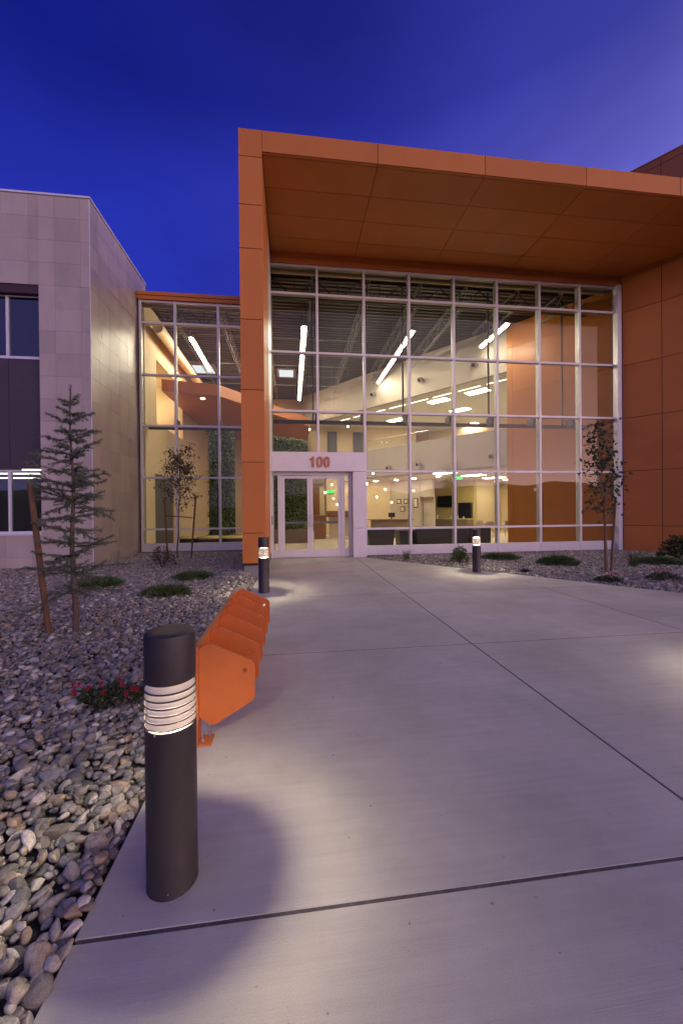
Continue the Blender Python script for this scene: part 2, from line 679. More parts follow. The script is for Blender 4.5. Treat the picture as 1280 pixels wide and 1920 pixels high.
# oblique wall frame: t runs back along the wall from the glass, s runs away from the hall
P0 = Vector((12.05, 12.81, 0))
WD = Vector((-.593, .805, 0)).normalized()
WM = Vector((WD.y, -WD.x, 0))
def W(t, s, z):
    return tuple(P0 + WD * t + WM * s + Vector((0, 0, z)))
def wbox(g, t0, t1, s0, s1, z0, z1):
    g.prism([(t0, s0), (t0, s1), (t1, s1), (t1, s0)], z0, z1, W)
    return g

# ------------------------------------------------------------------ ground
g = G()
for i in range(48):
    a = 2 * math.pi * i / 48
    g.v.append((5000 * math.cos(a), 5000 * math.sin(a), -.16))
g.f.append(tuple(range(48)))
tag(build('ground', g, ASPHALT), kind='structure')
g = G()
NH = 260
for ring, (rad, hh) in enumerate(((1500, 0), (1900, .55), (2300, 1.0), (3000, .2))):
    for i in range(NH):
        a = R(172) + R(196) * i / (NH - 1)
        h = 95 + 42 * math.sin(a * 5.1 + .6) + 22 * math.sin(a * 11.7 + 2) + 11 * math.sin(a * 27 + 1) + 5 * math.sin(a * 71)
        g.v.append((rad * math.cos(a), rad * math.sin(a), -1 + hh * h * (1 + .05 * math.sin(ring * 3 + a * 40))))
for r_ in range(3):
    for i in range(NH - 1):
        o = r_ * NH + i
        g.f.append((o, o + 1, o + NH + 1, o + NH))
tag(build('hills', g, HILL, smooth=True), kind='structure')

# concrete walk: slabs with open joints, cut on the right by the slanting edge of the planting bed
EX, EY = WD.x, WD.y                       # the edge runs parallel to the slanting wall
EN = (WD.y, -WD.x)                        # its normal, pointing into the right-hand bed
EC = EN[0] * 2.50 + EN[1] * 12.66
XL = -.83
path = empty('concrete_path', (2, 6, 0))
tag(path, kind='structure')
GAP = .0075
ys = [-6.9, -4.1, -1.26, 1.55, 4.36, 7.20, 10.05, 13.12]
def slab(x0, x1, y0, y1):
    poly = [(x0 + GAP, y0 + GAP), (x1 - GAP, y0 + GAP), (x1 - GAP, y1 - GAP), (x0 + GAP, y1 - GAP)]
    poly = clip(poly, EN[0], EN[1], EC)
    if area(poly) < .02:
        return
    build('slab', G().prism(poly, -.12, 0), CONC, path, bevel=.004)
for i in range(len(ys) - 1):
    y0, y1 = ys[i], ys[i + 1]
    if i == 6:
        slab(XL, 2.1, y0, y1)
        slab(2.1, 5.0, y0, y1)
        continue
    xs = [XL, 2.1, 5.0, 7.9, 10.8, 13.7]
    if i == 5:
        xs = [XL, 2.1, 8.0]
    for a, b in zip(xs, xs[1:]):
        slab(a, b, y0, y1)
tag(build('joint_filler', G().prism(clip([(XL + .02, -6.8), (16, -6.8), (16, 13.1), (XL + .02, 13.1)], EN[0], EN[1], EC - .03), -.13, -.0025), mat('joint_grit', (.10, .088, .08), .95, 0, .3, 30), path))

# ------------------------------------------------------------------ gravel beds
def sm(x):
    x = max(0., min(1., x))
    return x * x * (3 - 2 * x)
def hl(x, y):
    d = XL - x
    return (-.020 + .045 * sm(d / 1.4) + .19 * math.exp(-((x + 1.30) ** 2 / .22 + (y - 9.15) ** 2 / .5)) * sm(d / .25)
            + .018 * math.sin(x * 1.7 + y * .9) * sm(d) + .012 * math.sin(x * .8 - y * 2.1) * sm(d))
def hr(x, y):
    d = EN[0] * x + EN[1] * y - EC
    return -.020 + .040 * sm(d / 1.4) + .014 * math.sin(x * 1.9 + y * 1.1) * sm(d)
def in_left(x, y):
    if x > XL - .012 or y < -1.2:
        return False
    if y > 15.3 or (x < -5.66 and y > 11.9):
        return False
    if -1.17 < x < -.6 and y > 9.4:
        return False
    return True
def in_right(x, y):
    d = EN[0] * x + EN[1] * y - EC
    if d < .02 or y > 12.94:
        return False
    s = (Vector((x, y, 0)) - P0).dot(WM)
    return s < -.03 and y > 2
def bed(name, fn, inside, x0, x1, y0, y1, step):
    bm = bmesh.new()
    nx, ny = int((x1 - x0) / step), int((y1 - y0) / step)
    vv = {}
    for i in range(nx + 1):
        for j in range(ny + 1):
            x, y = x0 + i * step, y0 + j * step
            vv[i, j] = bm.verts.new((x, y, fn(x, y) - .012))
    for i in range(nx):
        for j in range(ny):
            cx, cy_ = x0 + (i + .5) * step, y0 + (j + .5) * step
            if inside(cx, cy_):
                bm.faces.new((vv[i, j], vv[i + 1, j], vv[i + 1, j + 1], vv[i, j + 1]))
    bmesh.ops.delete(bm, geom=[v for v in bm.verts if not v.link_faces], context='VERTS')
    me = bpy.data.meshes.new(name)
    bm.to_mesh(me)
    bm.free()
    me.materials.append(EARTH)
    return tag(put(name, me), kind='structure')
bed_l = bed('gravel_bed', hl, lambda x, y: in_left(min(x, XL - .03), y), XL - .002 - 45 * .195, XL - .001, -1.2, 15.4, .195)
bed_r = bed('gravel_bed', hr, in_right, 2.4, 15.6, 2.0, 12.96, .2)

# a dozen water-worn stone shapes
def stone_mesh(seed, sub):
    r_ = random.Random(seed)
    bm = bmesh.new()
    bmesh.ops.create_icosphere(bm, subdivisions=sub, radius=1)
    ax = [Vector((r_.gauss(0, 1), r_.gauss(0, 1), r_.gauss(0, 1))).normalized() for _ in range(7)]
    cut = [r_.uniform(.45, .88) for _ in ax]
    sx, sy, sz = 1.0, r_.uniform(.62, .88), r_.uniform(.42, .66)
    ph = [r_.uniform(0, 6) for _ in range(4)]
    for v in bm.verts:
        p = v.co.copy()
        for a, c in zip(ax, cut):
            d = p.dot(a)
            if d > c:
                p -= a * (d - c) * .90
        k = 1 + .06 * math.sin(3 * p.x + ph[0]) + .05 * math.sin(4 * p.y + ph[1]) + .05 * math.sin(5 * p.z + ph[2])
        v.co = Vector((p.x * sx, p.y * sy, p.z * sz)) * k
    me = bpy.data.meshes.new('stone')
    bm.to_mesh(me)
    bm.free()
    me.shade_smooth()
    me.materials.append(STONE)
    return me
NVAR = 14
hi_mesh = [stone_mesh(100 + k, 3) for k in range(NVAR)]
lo_mesh = [stone_mesh(100 + k, 2) for k in range(NVAR)]
lib = bpy.data.collections.new('stone_shapes')      # not linked to the scene
for k, me in enumerate(lo_mesh):
    o = bpy.data.objects.new('stone_shape', me)
    lib.objects.link(o)

def scatter(inside, fn, x0, x1, y0, y1, cell, layers, dist):
    pts = []
    for lay in range(layers):
        off = cell * .5 * lay
        for i in range(int((x1 - x0) / cell)):
            for j in range(int((y1 - y0) / cell)):
                x = x0 + off + (i + rng.random()) * cell
                y = y0 + off + (j + rng.random()) * cell
                if not inside(x, y) or not dist(x, y):
                    continue
                big = rng.random()
                s = .017 + .021 * rng.random() + (.026 * rng.random() if big > .58 else 0) + (.018 if big > .94 else 0)
                z = fn(x, y) + .006 + lay * .022 + rng.random() * .012
                tilt = .45 if lay == 0 else .38
                pts.append((x, y, z, s, rng.gauss(0, tilt), rng.gauss(0, tilt), rng.random() * 6.283, rng.randrange(NVAR)))
    return pts
def view_l(x, y):                     # stones in the picture or within a couple of metres of it
    return x > -.95 * y - 1.6
pts_l = scatter(in_left, hl, XL - .004 - 156 * .056, XL, .3, 15.3, .056, 2, lambda x, y: view_l(x, y) and y < 6.5)
pts_l += scatter(in_left, hl, XL - .004 - 156 * .056, XL, 6.5, 15.3, .056, 1, view_l)
pts_l += scatter(in_left, hl, XL - .004 - 156 * .056, XL, 6.5, 15.3, .075, 1, view_l)
for k in range(900):                     # a last row of stones packed against the concrete edge
    x, y = XL - rng.uniform(.018, .075), rng.uniform(.5, 9.2)
    pts_l.append((x, y, hl(x, y) + rng.uniform(-.012, .008), rng.uniform(.018, .036), rng.gauss(0, .4), rng.gauss(0, .4), rng.random() * 6.283, rng.randrange(NVAR)))
pts_r = scatter(in_right, hr, 2.4, 15.5, 3.5, 12.9, .056, 1, lambda x, y: x < 1.35 * y + 2.5)
pts_r += scatter(in_right, hr, 2.4, 15.5, 3.5, 12.9, .075, 1, lambda x, y: x < 1.35 * y + 2.5)

def gn_stones(name, pts, parent):
    me = bpy.data.meshes.new(name)
    me.from_pydata([p[:3] for p in pts], [], [])
    a = me.attributes.new('stone_rotation', 'FLOAT_VECTOR', 'POINT')
    a.data.foreach_set('vector', [c for p in pts for c in p[4:7]])
    a = me.attributes.new('stone_size', 'FLOAT', 'POINT')
    a.data.foreach_set('value', [p[3] for p in pts])
    a = me.attributes.new('stone_kind', 'INT', 'POINT')
    a.data.foreach_set('value', [p[7] for p in pts])
    me.materials.append(STONE)
    o = put(name, me, parent)
    ng = bpy.data.node_groups.new('scatter_stones', 'GeometryNodeTree')
    ng.interface.new_socket('Geometry', in_out='INPUT', socket_type='NodeSocketGeometry')
    ng.interface.new_socket('Geometry', in_out='OUTPUT', socket_type='NodeSocketGeometry')
    N, L = ng.nodes, ng.links
    gi, go = N.new('NodeGroupInput'), N.new('NodeGroupOutput')
    m2p = N.new('GeometryNodeMeshToPoints')
    ci = N.new('GeometryNodeCollectionInfo')
    ci.inputs['Collection'].default_value = lib
    ci.inputs['Separate Children'].default_value = True
    ci.inputs['Reset Children'].default_value = True
    iop = N.new('GeometryNodeInstanceOnPoints')
    iop.inputs['Pick Instance'].default_value = True
    def attr(nm, ty):
        k = N.new('GeometryNodeInputNamedAttribute')
        k.data_type = ty
        k.inputs['Name'].default_value = nm
        return k.outputs['Attribute']
    e2r = N.new('FunctionNodeEulerToRotation')
    L.new(attr('stone_rotation', 'FLOAT_VECTOR'), e2r.inputs[0])
    L.new(gi.outputs[0], m2p.inputs['Mesh'])
    L.new(m2p.outputs[0], iop.inputs['Points'])
    L.new(ci.outputs[0], iop.inputs['Instance'])
    L.new(attr('stone_kind', 'INT'), iop.inputs['Instance Index'])
    L.new(e2r.outputs[0], iop.inputs['Rotation'])
    L.new(attr('stone_size', 'FLOAT'), iop.inputs['Scale'])
    L.new(iop.outputs[0], go.inputs[0])
    o.modifiers.new('stones', 'NODES').node_group = ng
    return tag(o, kind='stuff')
rank = []
for k, p in enumerate(pts_l):
    q = pix(p[:3])
    if q and -20 < q[0] < 1300 and q[1] < 1940:
        rank.append((-p[3] / q[2] - (.004 if p[2] > hl(p[0], p[1]) + .024 else 0), k))
rank.sort()
near = set(k for _, k in rank[:300])
for k in near:
    p = pts_l[k]
    o = put('stone', hi_mesh[p[7]], bed_l, p[:3])
    o.rotation_euler = p[4:7]
    o.scale = (p[3],) * 3
gn_stones('gravel', [p for k, p in enumerate(pts_l) if k not in near], bed_l)
gn_stones('gravel', pts_r, bed_r)

# ------------------------------------------------------------------ orange canopy: fin wall, fascia and soffit
YC, YG = 9.37, 13.0
canopy = empty('entrance_canopy', (-.9, 9.4, 0))
tag(canopy, 'tall orange metal panel canopy framing the glass entrance', 'canopy')
JG = .008
build('core', G().box(-1.145, -.675, YC + .02, 15.35, .30, 10.57), BACKING, canopy)
build('plinth', G().box(-1.13, -.69, YC + .05, 15.3, -.15, .345), mat('grey_plinth', (.22, .21, .21), .8, 0, .1, 6), canopy)
zj = [.35, 1.07, 2.75, 4.46, 6.12, 7.79, 8.82, 9.95, 10.60]
for a, b in zip(zj, zj[1:]):
    piece('panel', ORANGE, canopy, -1.16, -.62, YC, YC + .02, a + JG, b - JG)
    for y0, y1 in ((YC + .0205, 11.3), (11.3, 13.3), (13.3, 15.3)):
        piece('panel', ORANGE, canopy, -1.16, -1.145, y0 + JG * .5, y1 - JG * .5, a + JG, b - JG)
piece('panel', ORANGE, canopy, -.675, -.62, YC + .0205, YG - .05, 9.80, 10.06)
for a, b in zip([.35, 2.75, 4.46, 6.12, 7.79], [2.75, 4.46, 6.12, 7.79, 9.79]):
    piece('panel', ORANGE, canopy, -.675, -.621, YC + .0205, 11.4 - .004, a + .004, b - .004)
    piece('inner_panel', ALU, canopy, -.675, -.622, 11.4, YG - .06, a + .004, b - .004)
xf = [-.62, 2.18, 4.97, 7.79, 10.60, 13.4, 16.2]
NW = (WM.x, WM.y)
CWALL = NW[0] * P0.x + NW[1] * P0.y - .03
for a, b in zip(xf, xf[1:]):
    build('fascia_panel', G().prism([(a + JG, YC), (b - JG, YC), (b - JG, YC + .03), (a + JG, YC + .03)], 10.10, 10.59), ORANGE, canopy)
    build('fascia_panel', G().prism([(a + JG, YC + .031), (b - JG, YC + .031), (b - JG, YC + .085), (a + JG, YC + .085)], 10.085, 10.11), ORANGE, canopy)
yf = [9.46, 10.37, 11.29, 12.21, 13.12]
for a, b in zip(xf, xf[1:]):
    for c, d in zip(yf, yf[1:]):
        poly = clip([(a + JG, c + JG), (b - JG, c + JG), (b - JG, d - JG), (a + JG, d - JG)], NW[0], NW[1], CWALL)
        if area(poly) > .01:
            build('soffit_panel', G().prism(poly, 10.085, 10.11), ORANGE, canopy)
build('roof_core', G().prism(clip([(-1.13, YC + .035), (18, YC + .035), (18, 13.3), (-1.13, 13.3)], NW[0], NW[1], CWALL), 10.113, 10.575), BACKING, canopy)

# ------------------------------------------------------------------ slanting orange wall on the right
rw = empty('panel_wall', W(-2, 0, 0))
tag(rw, 'slanting orange metal panel wall at the right end of the glass', 'wall')
build('core', wbox(G(), -7.0, -.02, .02, .30, -.15, 13.60), BACKING, rw)
tj = [.0, -1.12, -2.72, -4.32, -5.92]
zw = [.02, .94, 2.91, 4.84, 6.77, 8.71, 9.97, 11.30, 12.55, 13.42, 13.66]
for a, b in zip(tj, tj[1:]):
    for c, d in zip(zw, zw[1:]):
        build('panel', wbox(G(), b + JG, a - JG, 0, .02, c + JG, d - JG), ORANGE, rw)
build('end_cap', wbox(G(), -.018, .31, .05, .30, .02, 13.6), ORANGE, rw)
build('coping', wbox(G(), -7, .3, -.01, .34, 13.662, 13.70), ORANGE, rw)

# ------------------------------------------------------------------ curtain walls
def curtain(name, loc, label, xs, zs, y, base_z, skip, mw=.078):
    c = empty(name, loc)
    tag(c, label, 'window wall')
    for i, x in enumerate(xs):
        z0 = 3.49 if skip(i - .5, 0) and skip(i + .5, 0) or (i == 0 and skip(.5, 0)) else base_z
        w = mw / 2
        piece('mullion', ALU, c, x - w, x + w, y - .03, y + .02, z0, zs[-1] + .04, bevel=.004)
        piece('mullion_back', ALU_IN, c, x - w * .8, x + w * .8, y + .0205, y + .19, z0, zs[-1] + .04)
    for i in range(len(xs) - 1):
        x0, x1 = xs[i] + mw / 2, xs[i + 1] - mw / 2
        for j in range(len(zs)):
            if skip(i, zs[j] - .01) and j < len(zs):
                continue
            piece('transom', ALU, c, x0, x1, y - .022, y + .02, zs[j] - .034, zs[j] + .034)
            piece('transom_back', ALU_IN, c, x0 + .005, x1 - .005, y + .0205, y + .15, zs[j] - .03, zs[j] + .03)
            if j + 1 < len(zs):
                piece('pane', GLASS, c, x0, x1, y - .004, y + .006, zs[j] + .034, zs[j + 1] - .034)
        if not skip(i, 0):
            piece('sill_panel', ALU, c, x0, x1, y - .015, y + .02, base_z + .07, zs[0] - .036)
            piece('sill_rail', ALU, c, x0, x1, y - .028, y + .02, base_z, base_z + .068)
    return c
XM = [-.66, .90, 2.49, 4.07, 5.68, 7.28, 8.91, 10.49, 11.93]
ZM = [.335, .95, 2.91, 4.905, 6.855, 8.80, 9.72]
cw = curtain('curtain_wall', (5.6, YG, 0), 'large glass curtain wall with pale aluminium grid under the orange canopy', XM, ZM, YG, .05,
             lambda i, z: i < 2 and z < 3.0)
for x0, x1 in ((-.62, .86), (.94, 2.45)):                                    # the two panes over the entrance
    piece('transom', ALU, cw, x0, x1, YG - .022, YG + .02, 3.50, 3.545)
    piece('pane', GLASS, cw, x0, x1, YG - .004, YG + .006, 3.546, 4.87)
piece('corner_post', ALU, cw, 11.885, 12.058, 12.835, YG + .06, .03, 9.763)
piece('trim', ORANGE, cw, -.62, 12.40, YG - .10, YG + .1, 9.765, 9.915)
piece('trim', ORANGE, cw, -.62, 12.42, YG - .13, YG + .1, 9.925, 10.08)
piece('kerb', mat('concrete_kerb', (.2, .19, .18), .9, 0, .1, 5), cw, 2.5, 12.05, YG - .0, YG + .2, -.15, .048)
YL = 15.4
XLW = [-5.56, -4.32, -2.74, -1.20]
ZL = [.36, .93, 2.88, 4.84, 6.76, 8.71, 9.50]
cl = curtain('curtain_wall', (-3.5, YL, 0), 'narrow glass curtain wall set back between stone wing and orange fin', XLW, ZL, YL, .09, lambda i, z: False)
piece('trim', ORANGE, cl, -5.64, -1.17, YL - .10, YL + .1, 9.545, 9.68)
piece('trim', ORANGE, cl, -5.64, -1.17, YL - .13, YL + .1, 9.69, 9.82)
piece('kerb', mat('concrete_kerb', (.2, .19, .18), .9, 0, .1, 5), cl, -5.64, -1.17, YL, YL + .2, -.15, .088)

# ------------------------------------------------------------------ entrance portal with doors and street number
en = empty('entrance_portal', (.9, 12.8, 0))
tag(en, 'aluminium entrance portal with glazed double doors and number 100', 'entrance')
YP, YD = 12.80, 13.16
piece('header', ALU, en, -.70, 2.485, YP, YD + .2, 2.885, 3.495, bevel=.005)
piece('pilaster', ALU, en, 2.03, 2.485, YP, YD + .2, .99, 2.875, bevel=.005)
piece('pilaster', ALU, en, 2.03, 2.485, YP, YD + .2, .0, .980, bevel=.005)
piece('jamb', ALU, en, -.70, -.645, YD - .1, YD + .1, 0, 2.88)
piece('jamb', ALU, en, 1.96, 2.025, YD - .1, YD + .1, 0, 2.88)
piece('head_frame', ALU, en, -.64, 1.955, YD - .06, YD + .06, 2.78, 2.88)
for x in (-.42, 1.66):
    piece('door_post', ALU, en, x, x + .09, YD - .055, YD + .055, .0, 2.775)
for x0, x1 in ((-.64, -.425), (1.755, 1.955)):
    s = piece('sidelight', ALU, en, x0, x1, YD - .04, YD + .04, .0, .28)
    piece('sidelight_frame', ALU, s, x0, x0 + .035, YD - .045, YD + .04, .282, 2.775)
    piece('sidelight_frame', ALU, s, x1 - .035, x1, YD - .045, YD + .04, .282, 2.775)
    piece('pane', GLASS, s, x0 + .036, x1 - .036, YD - .005, YD + .005, .285, 2.77)
for k, (x0, x1) in enumerate(((-.325, .612), (.620, 1.655))):
    x1 = min(x1, 1.655)
    d = build('door', G().box(x0, x0 + .09, YD - .03, YD + .03, .02, 2.76).box(x1 - .09, x1, YD - .03, YD + .03, .02, 2.76)
              .box(x0 + .091, x1 - .091, YD - .028, YD + .03, .02, .27).box(x0 + .091, x1 - .091, YD - .028, YD + .03, 2.67, 2.76), ALU, en)
    piece('pane', GLASS, d, x0 + .092, x1 - .092, YD - .006, YD + .006, .272, 2.668)
    hx = x1 - .045 if k == 0 else x0 + .045
    sg = 1
    build('pull_handle', G().tube([(hx, YD - .03, 1.04), (hx, YD - .10, 1.06), (hx, YD - .115, 1.12), (hx, YD - .115, 1.36), (hx, YD - .10, 1.42), (hx, YD - .03, 1.44)], .014, 8), CHROME, d, smooth=True)
    piece('push_bar', STEEL, d, x0 + .092, x1 - .092, YD + .05, YD + .09, 1.14, 1.22)
piece('threshold', CHROME, en, -.645, 1.96, YD - .08, YD + .12, .004, .016)
NUM = mat('orange_numerals', (.58, .19, .07), .45)
fnum = lambda a, b, c: (.905 + a, YP - .002 + c, 3.19 + b)
def oval(w, h, n=28):
    out = []
    for i in range(n):
        a = 2 * math.pi * i / n
        ca, sa = math.cos(a), math.sin(a)
        out.append((w * math.copysign(abs(ca) ** .8, ca), h * math.copysign(abs(sa) ** .8, sa)))
    return out
for x in (.02, .255):
    g = G().plate([(x + a, b) for a, b in oval(.102, .178)], [(x + a, b) for a, b in oval(.038, .108)], -.045, 0, fnum)
    build('numeral', g, NUM, en)
build('numeral', G().prism([(-.235, -.175), (-.165, -.175), (-.165, .175), (-.222, .175), (-.245, .135), (-.305, .098), (-.305, .045), (-.235, .070)], -.045, 0, fnum), NUM, en)
piece('card_reader', BLACK, canopy, -.628, -.60, 12.3, 12.36, 1.15, 1.42)

# ------------------------------------------------------------------ stone wing on the left
sw = empty('stone_wing', (-7, 12, 0))
tag(sw, 'pale stone tile clad office wing with dark recessed window bay', 'building')
XS, YS, ZT = -5.67, 11.98, 10.58
WX0, WX1, WZ0, WZ1 = -9.9, -7.03, 1.0, 8.04
build('core', G().box(WX1 + .02, XS - .03, YS + .03, 16.25, -.15, ZT).box(-12, WX1 + .019, YS + .03, 16.25, WZ1 + .02, ZT).box(-12, WX1 + .019, YS + .03, 16.25, -.15, WZ0 - .06), TILE_BACK, sw)
zr = [9.965 - .6415 * k for k in range(-1, 16)]
zr = [ZT] + [z for z in zr if .1 < z < ZT - .1] + [.04]
fx = [-5.67, -5.92] + [-5.92 - .68 * k for k in range(1, 7)]
TG = .0022
for a, b in zip(fx[1:], fx):
    for d, c in zip(zr, zr[1:]):
        def tl(x0, x1, z0, z1):
            if x1 - x0 > .04 and z1 - z0 > .04:
                j = rng.uniform(0, .002)
                piece('tile', TILE, sw, x0 + TG, x1 - TG, YS - j, YS + .028, z0 + TG, z1 - TG)
        if b <= WX1 - .001 or a < WX1:
            hole_x0, hole_x1 = a, min(b, WX1)
            if b > WX1 + .001:
                tl(WX1, b, c, d)
            if d > WZ1 and c < WZ1:
                tl(a, min(b, WX1), WZ1, d)
            elif c >= WZ1:
                tl(a, min(b, WX1), c, d)
            if c < WZ0 and d > WZ0:
                tl(a, min(b, WX1), c, WZ0)
            elif d <= WZ0:
                tl(a, min(b, WX1), c, d)
        else:
            tl(a, b, c, d)
sy = [YS + .0] + [YS + .50 + .68 * k for k in range(0, 6)] + [16.29]
for a, b in zip(sy, sy[1:]):
    for d, c in zip(zr, zr[1:]):
        j = rng.uniform(0, .002)
        piece('tile', TILE, sw, XS - .028, XS + j, a + TG, b - TG, c + TG, d - TG)
piece('coping', ALU, sw, -12, XS + .03, YS - .03, 16.3, ZT + .002, ZT + .055)
piece('corner_trim', ALU, sw, XS - .012, XS + .004, YS - .004, YS + .012, .05, ZT)
# window bay
YW = YS + .22
wb = build('window_head', G().box(WX0, WX1, YS + .03, YW + .1, 7.80, WZ1 - .004), mat('maroon_metal', (.05, .02, .018), .5), sw)
sp = build('spandrel', G().box(WX0, WX1, YW - .03, YW + .08, 2.86, 6.0), SPANDREL, sw)
for xq in (-7.95,):
    piece('spandrel_joint', BLACK, sp, xq - .006, xq + .006, YW - .034, YW - .03, 2.87, 5.99)
for z0, z1 in ((6.04, 7.80), (1.04, 2.82)):
    wn_ = build('window', G().box(WX0, WX1, YW - .05, YW + .06, z0 - .045, z0 + .03).box(WX0, WX1, YW - .04, YW + .06, z1 - .04, z1).box(WX1 - .035, WX1, YW - .04, YW + .06, z0 + .031, z1 - .041)
                .box(-8.0, -7.93, YW - .04, YW + .06, z0 + .031, z1 - .041).box(-9.0, -8.93, YW - .04, YW + .06, z0 + .031, z1 - .041), ALU, sw)
    for x0, x1 in ((-7.929, -7.066), (-8.929, -8.001)):
        piece('pane', GLASS_DARK, wn_, x0, x1, YW, YW + .008, z0 + .031, z1 - .041)
piece('sill', ALU, sw, WX0, WX1 + .02, YS - .03, YW - .05, .962, .995)
build('room_shell', G().box(-12, -11.9, YW + .1, 16, .9, 8.0).box(-11.9, -5.75, 15.9, 16.0, .9, 8.0).box(-11.9, WX1 + .0, YW + .1, 15.9, 5.2, 5.3)
      .box(-11.9, -5.75, YW + .1, 15.9, .85, .9).box(-11.9, WX1, YW + .1, 15.9, 3.2, 3.3).box(-11.9, WX1, YW + .1, 15.9, 8.01, 8.03), mat('office_interior', (.14, .13, .13), .8), sw)
for y, x0, x1, z in ((13.7, -10.6, -7.0, 2.84), (15.4, -10.9, -8.9, 2.84), (12.75, -8.0, -6.95, 2.86)):
    piece('tube_light', OFFICE_LIGHT, sw, x0, x1, y, y + .07, z, z + .05)

# ------------------------------------------------------------------ the hall behind the glass
g = G()
g.v += [(-5.6, 13.22, .0), (13, 13.22, .0), (28, 26, .0), (20, 42, .0), (-5.6, 42, .0)]
g.f.append((0, 1, 2, 3, 4))
g.v = [(x, y, .012) for x, y, z in g.v]
tag(build('interior_floor', g, FLOOR_IN), kind='structure')
g = G()
g.prism([(-5.6, YL + .21), (-1.15, YL + .21), (-1.15, YG + .21), (12.1, YG + .21), (12.3, 14), (6, 29.5), (-5.6, 29.5)], 9.86, 9.98)
roof = tag(build('ceiling', g, DECK), kind='structure')
# ribbed steel deck: trapezoid ribs across the hall
g = G()
y, prof = 13.25, []
while y < 28.6:
    prof += [(y, 9.765), (y + .10, 9.765), (y + .125, 9.855), (y + .225, 9.855)]
    y += .25
for y, z in prof:
    g.v += [(-5.6 if y > YL + .22 else -1.14, y, z), (12.2, y, z)]
for i in range(len(prof) - 1):
    g.f.append((2 * i, 2 * i + 1, 2 * i + 3, 2 * i + 2))
build('steel_deck', g, DECK, roof)
def joist(x, y0, y1, ztop=9.76, zbot=9.12, step=.62):
    g = G()
    for dx in (-.05, .035):
        g.box(x + dx, x + dx + .015, y0, y1, zbot, zbot + .05)
        g.box(x + dx, x + dx + .015, y0, y1, ztop - .05, ztop)
    n = int((y1 - y0) / step)
    pts = [(x - .005, y0 + i * (y1 - y0) / n, (zbot + .03) if i % 2 else (ztop - .03)) for i in range(n + 1)]
    for a, b in zip(pts, pts[1:]):
        g.tube([a, b], .014, 5, False)
    return build('roof_joist', g, STEEL, roof)
for x, y1 in ((-4.5, 28.5), (-2.73, 28.5), (-.95, 28.5), (.78, 28.5), (2.80, 25.0), (4.70, 22.4), (6.42, 20.0), (8.45, 17.2), (10.2, 14.9)):
    joist(x, 15.7 if x < -1 else 13.35, y1)
def girder(x0, x1, y, zb=9.02, zt=9.76, step=1.59):
    g = G().box(x0, x1, y - .05, y + .05, zt - .06, zt).box(x0, x1, y - .05, y + .05, zb, zb + .07)
    n = max(2, int(round((x1 - x0) / step)) * 2)
    for i in range(n):
        a, b = x0 + (x1 - x0) * i / n, x0 + (x1 - x0) * (i + 1) / n
        za, zb2 = (zt - .05, zb + .05) if i % 2 == 0 else (zb + .05, zt - .05)
        g.tube([(a, y, za), (b, y, zb2)], .026, 6, False)
        if i % 2 == 0:
            g.tube([(b, y, zb + .05), (b, y, zt - .05)], .016, 6, False)
    return build('roof_girder', g, STEEL_DK, roof)
girder(-.6, 11.6, 13.75)
girder(-5.5, -1.3, 16.1, 8.95)
piece('deck_angle', CREAM, roof, -.6, 12.0, 13.26, 13.30, 9.60, 9.77)
piece('deck_angle', CREAM, roof, -5.5, -1.25, 15.66, 15.70, 9.40, 9.52)
for (x, y, a, b) in ((-.25, 23.2, .55, .75), (-4.9, 23.0, .7, .8)):
    s = piece('skylight', STEEL, roof, x - a, x + a, y - b, y + b, 9.70, 9.775)
    piece('lens', SKYLITE, s, x - a * .75, x + a * .75, y - b * .75, y + b * .75, 9.685, 9.699)
for yy in (17.2, 20.4, 23.6):
    build('bridging', G().tube([(-5.5, yy, 9.14), (3.0, yy, 9.14)], .018, 5).tube([(-5.5, yy + .05, 9.72), (3.0, yy + .05, 9.72)], .018, 5), STEEL, roof)

# walls of the hall
wl = build('wall_left', G().box(-5.62, -5.5, 15.61, 16.6, .012, 9.76).box(-5.62, -5.5, 16.6, 19.1, 3.15, 5.25).box(-5.62, -5.5, 19.1, 29, .012, 5.25)
           .box(-5.62, -5.5, 16.601, 16.9, 5.251, 7.9).box(-5.62, -5.5, 20.8, 29, 5.25, 7.9).box(-5.62, -5.5, 16.601, 29, 7.901, 9.76), BEIGE)
tag(wl, kind='structure')
piece('door', GREYDOOR, wl, -5.60, -5.56, 16.62, 19.08, .02, 3.14)
build('gallery_room', G().box(-9.2, -9.1, 16.3, 21, 5.1, 7.95).box(-9.1, -5.63, 16.3, 16.4, 5.1, 7.95).box(-9.1, -5.63, 20.9, 21.0, 5.1, 7.95).box(-9.1, -5.63, 16.4, 20.9, 5.0, 5.1).box(-9.1, -5.63, 16.4, 20.9, 7.95, 8.05), BEIGE, wl)
piece('gallery_light', TROFFER, wl, -7.6, -7.3, 17.2, 20.2, 7.6, 7.68)
build('duct', G().tube([(-5.1, 15.9, 8.75), (-5.1, 28.5, 8.75)], .20, 14), BEIGE, wl, smooth=True)
wbk = build('wall_back', G().box(-5.5, 9.5, 28.8, 29.0, .012, 9.76), BEIGE)
tag(wbk, kind='structure')
for x in (2.66, 4.62):
    piece('door', GREYDOOR, wbk, x, x + .72, 28.72, 28.79, 5.2, 7.42)
piece('brown_door', WOOD, wbk, .75, 2.05, 28.7, 28.79, .02, 3.3)
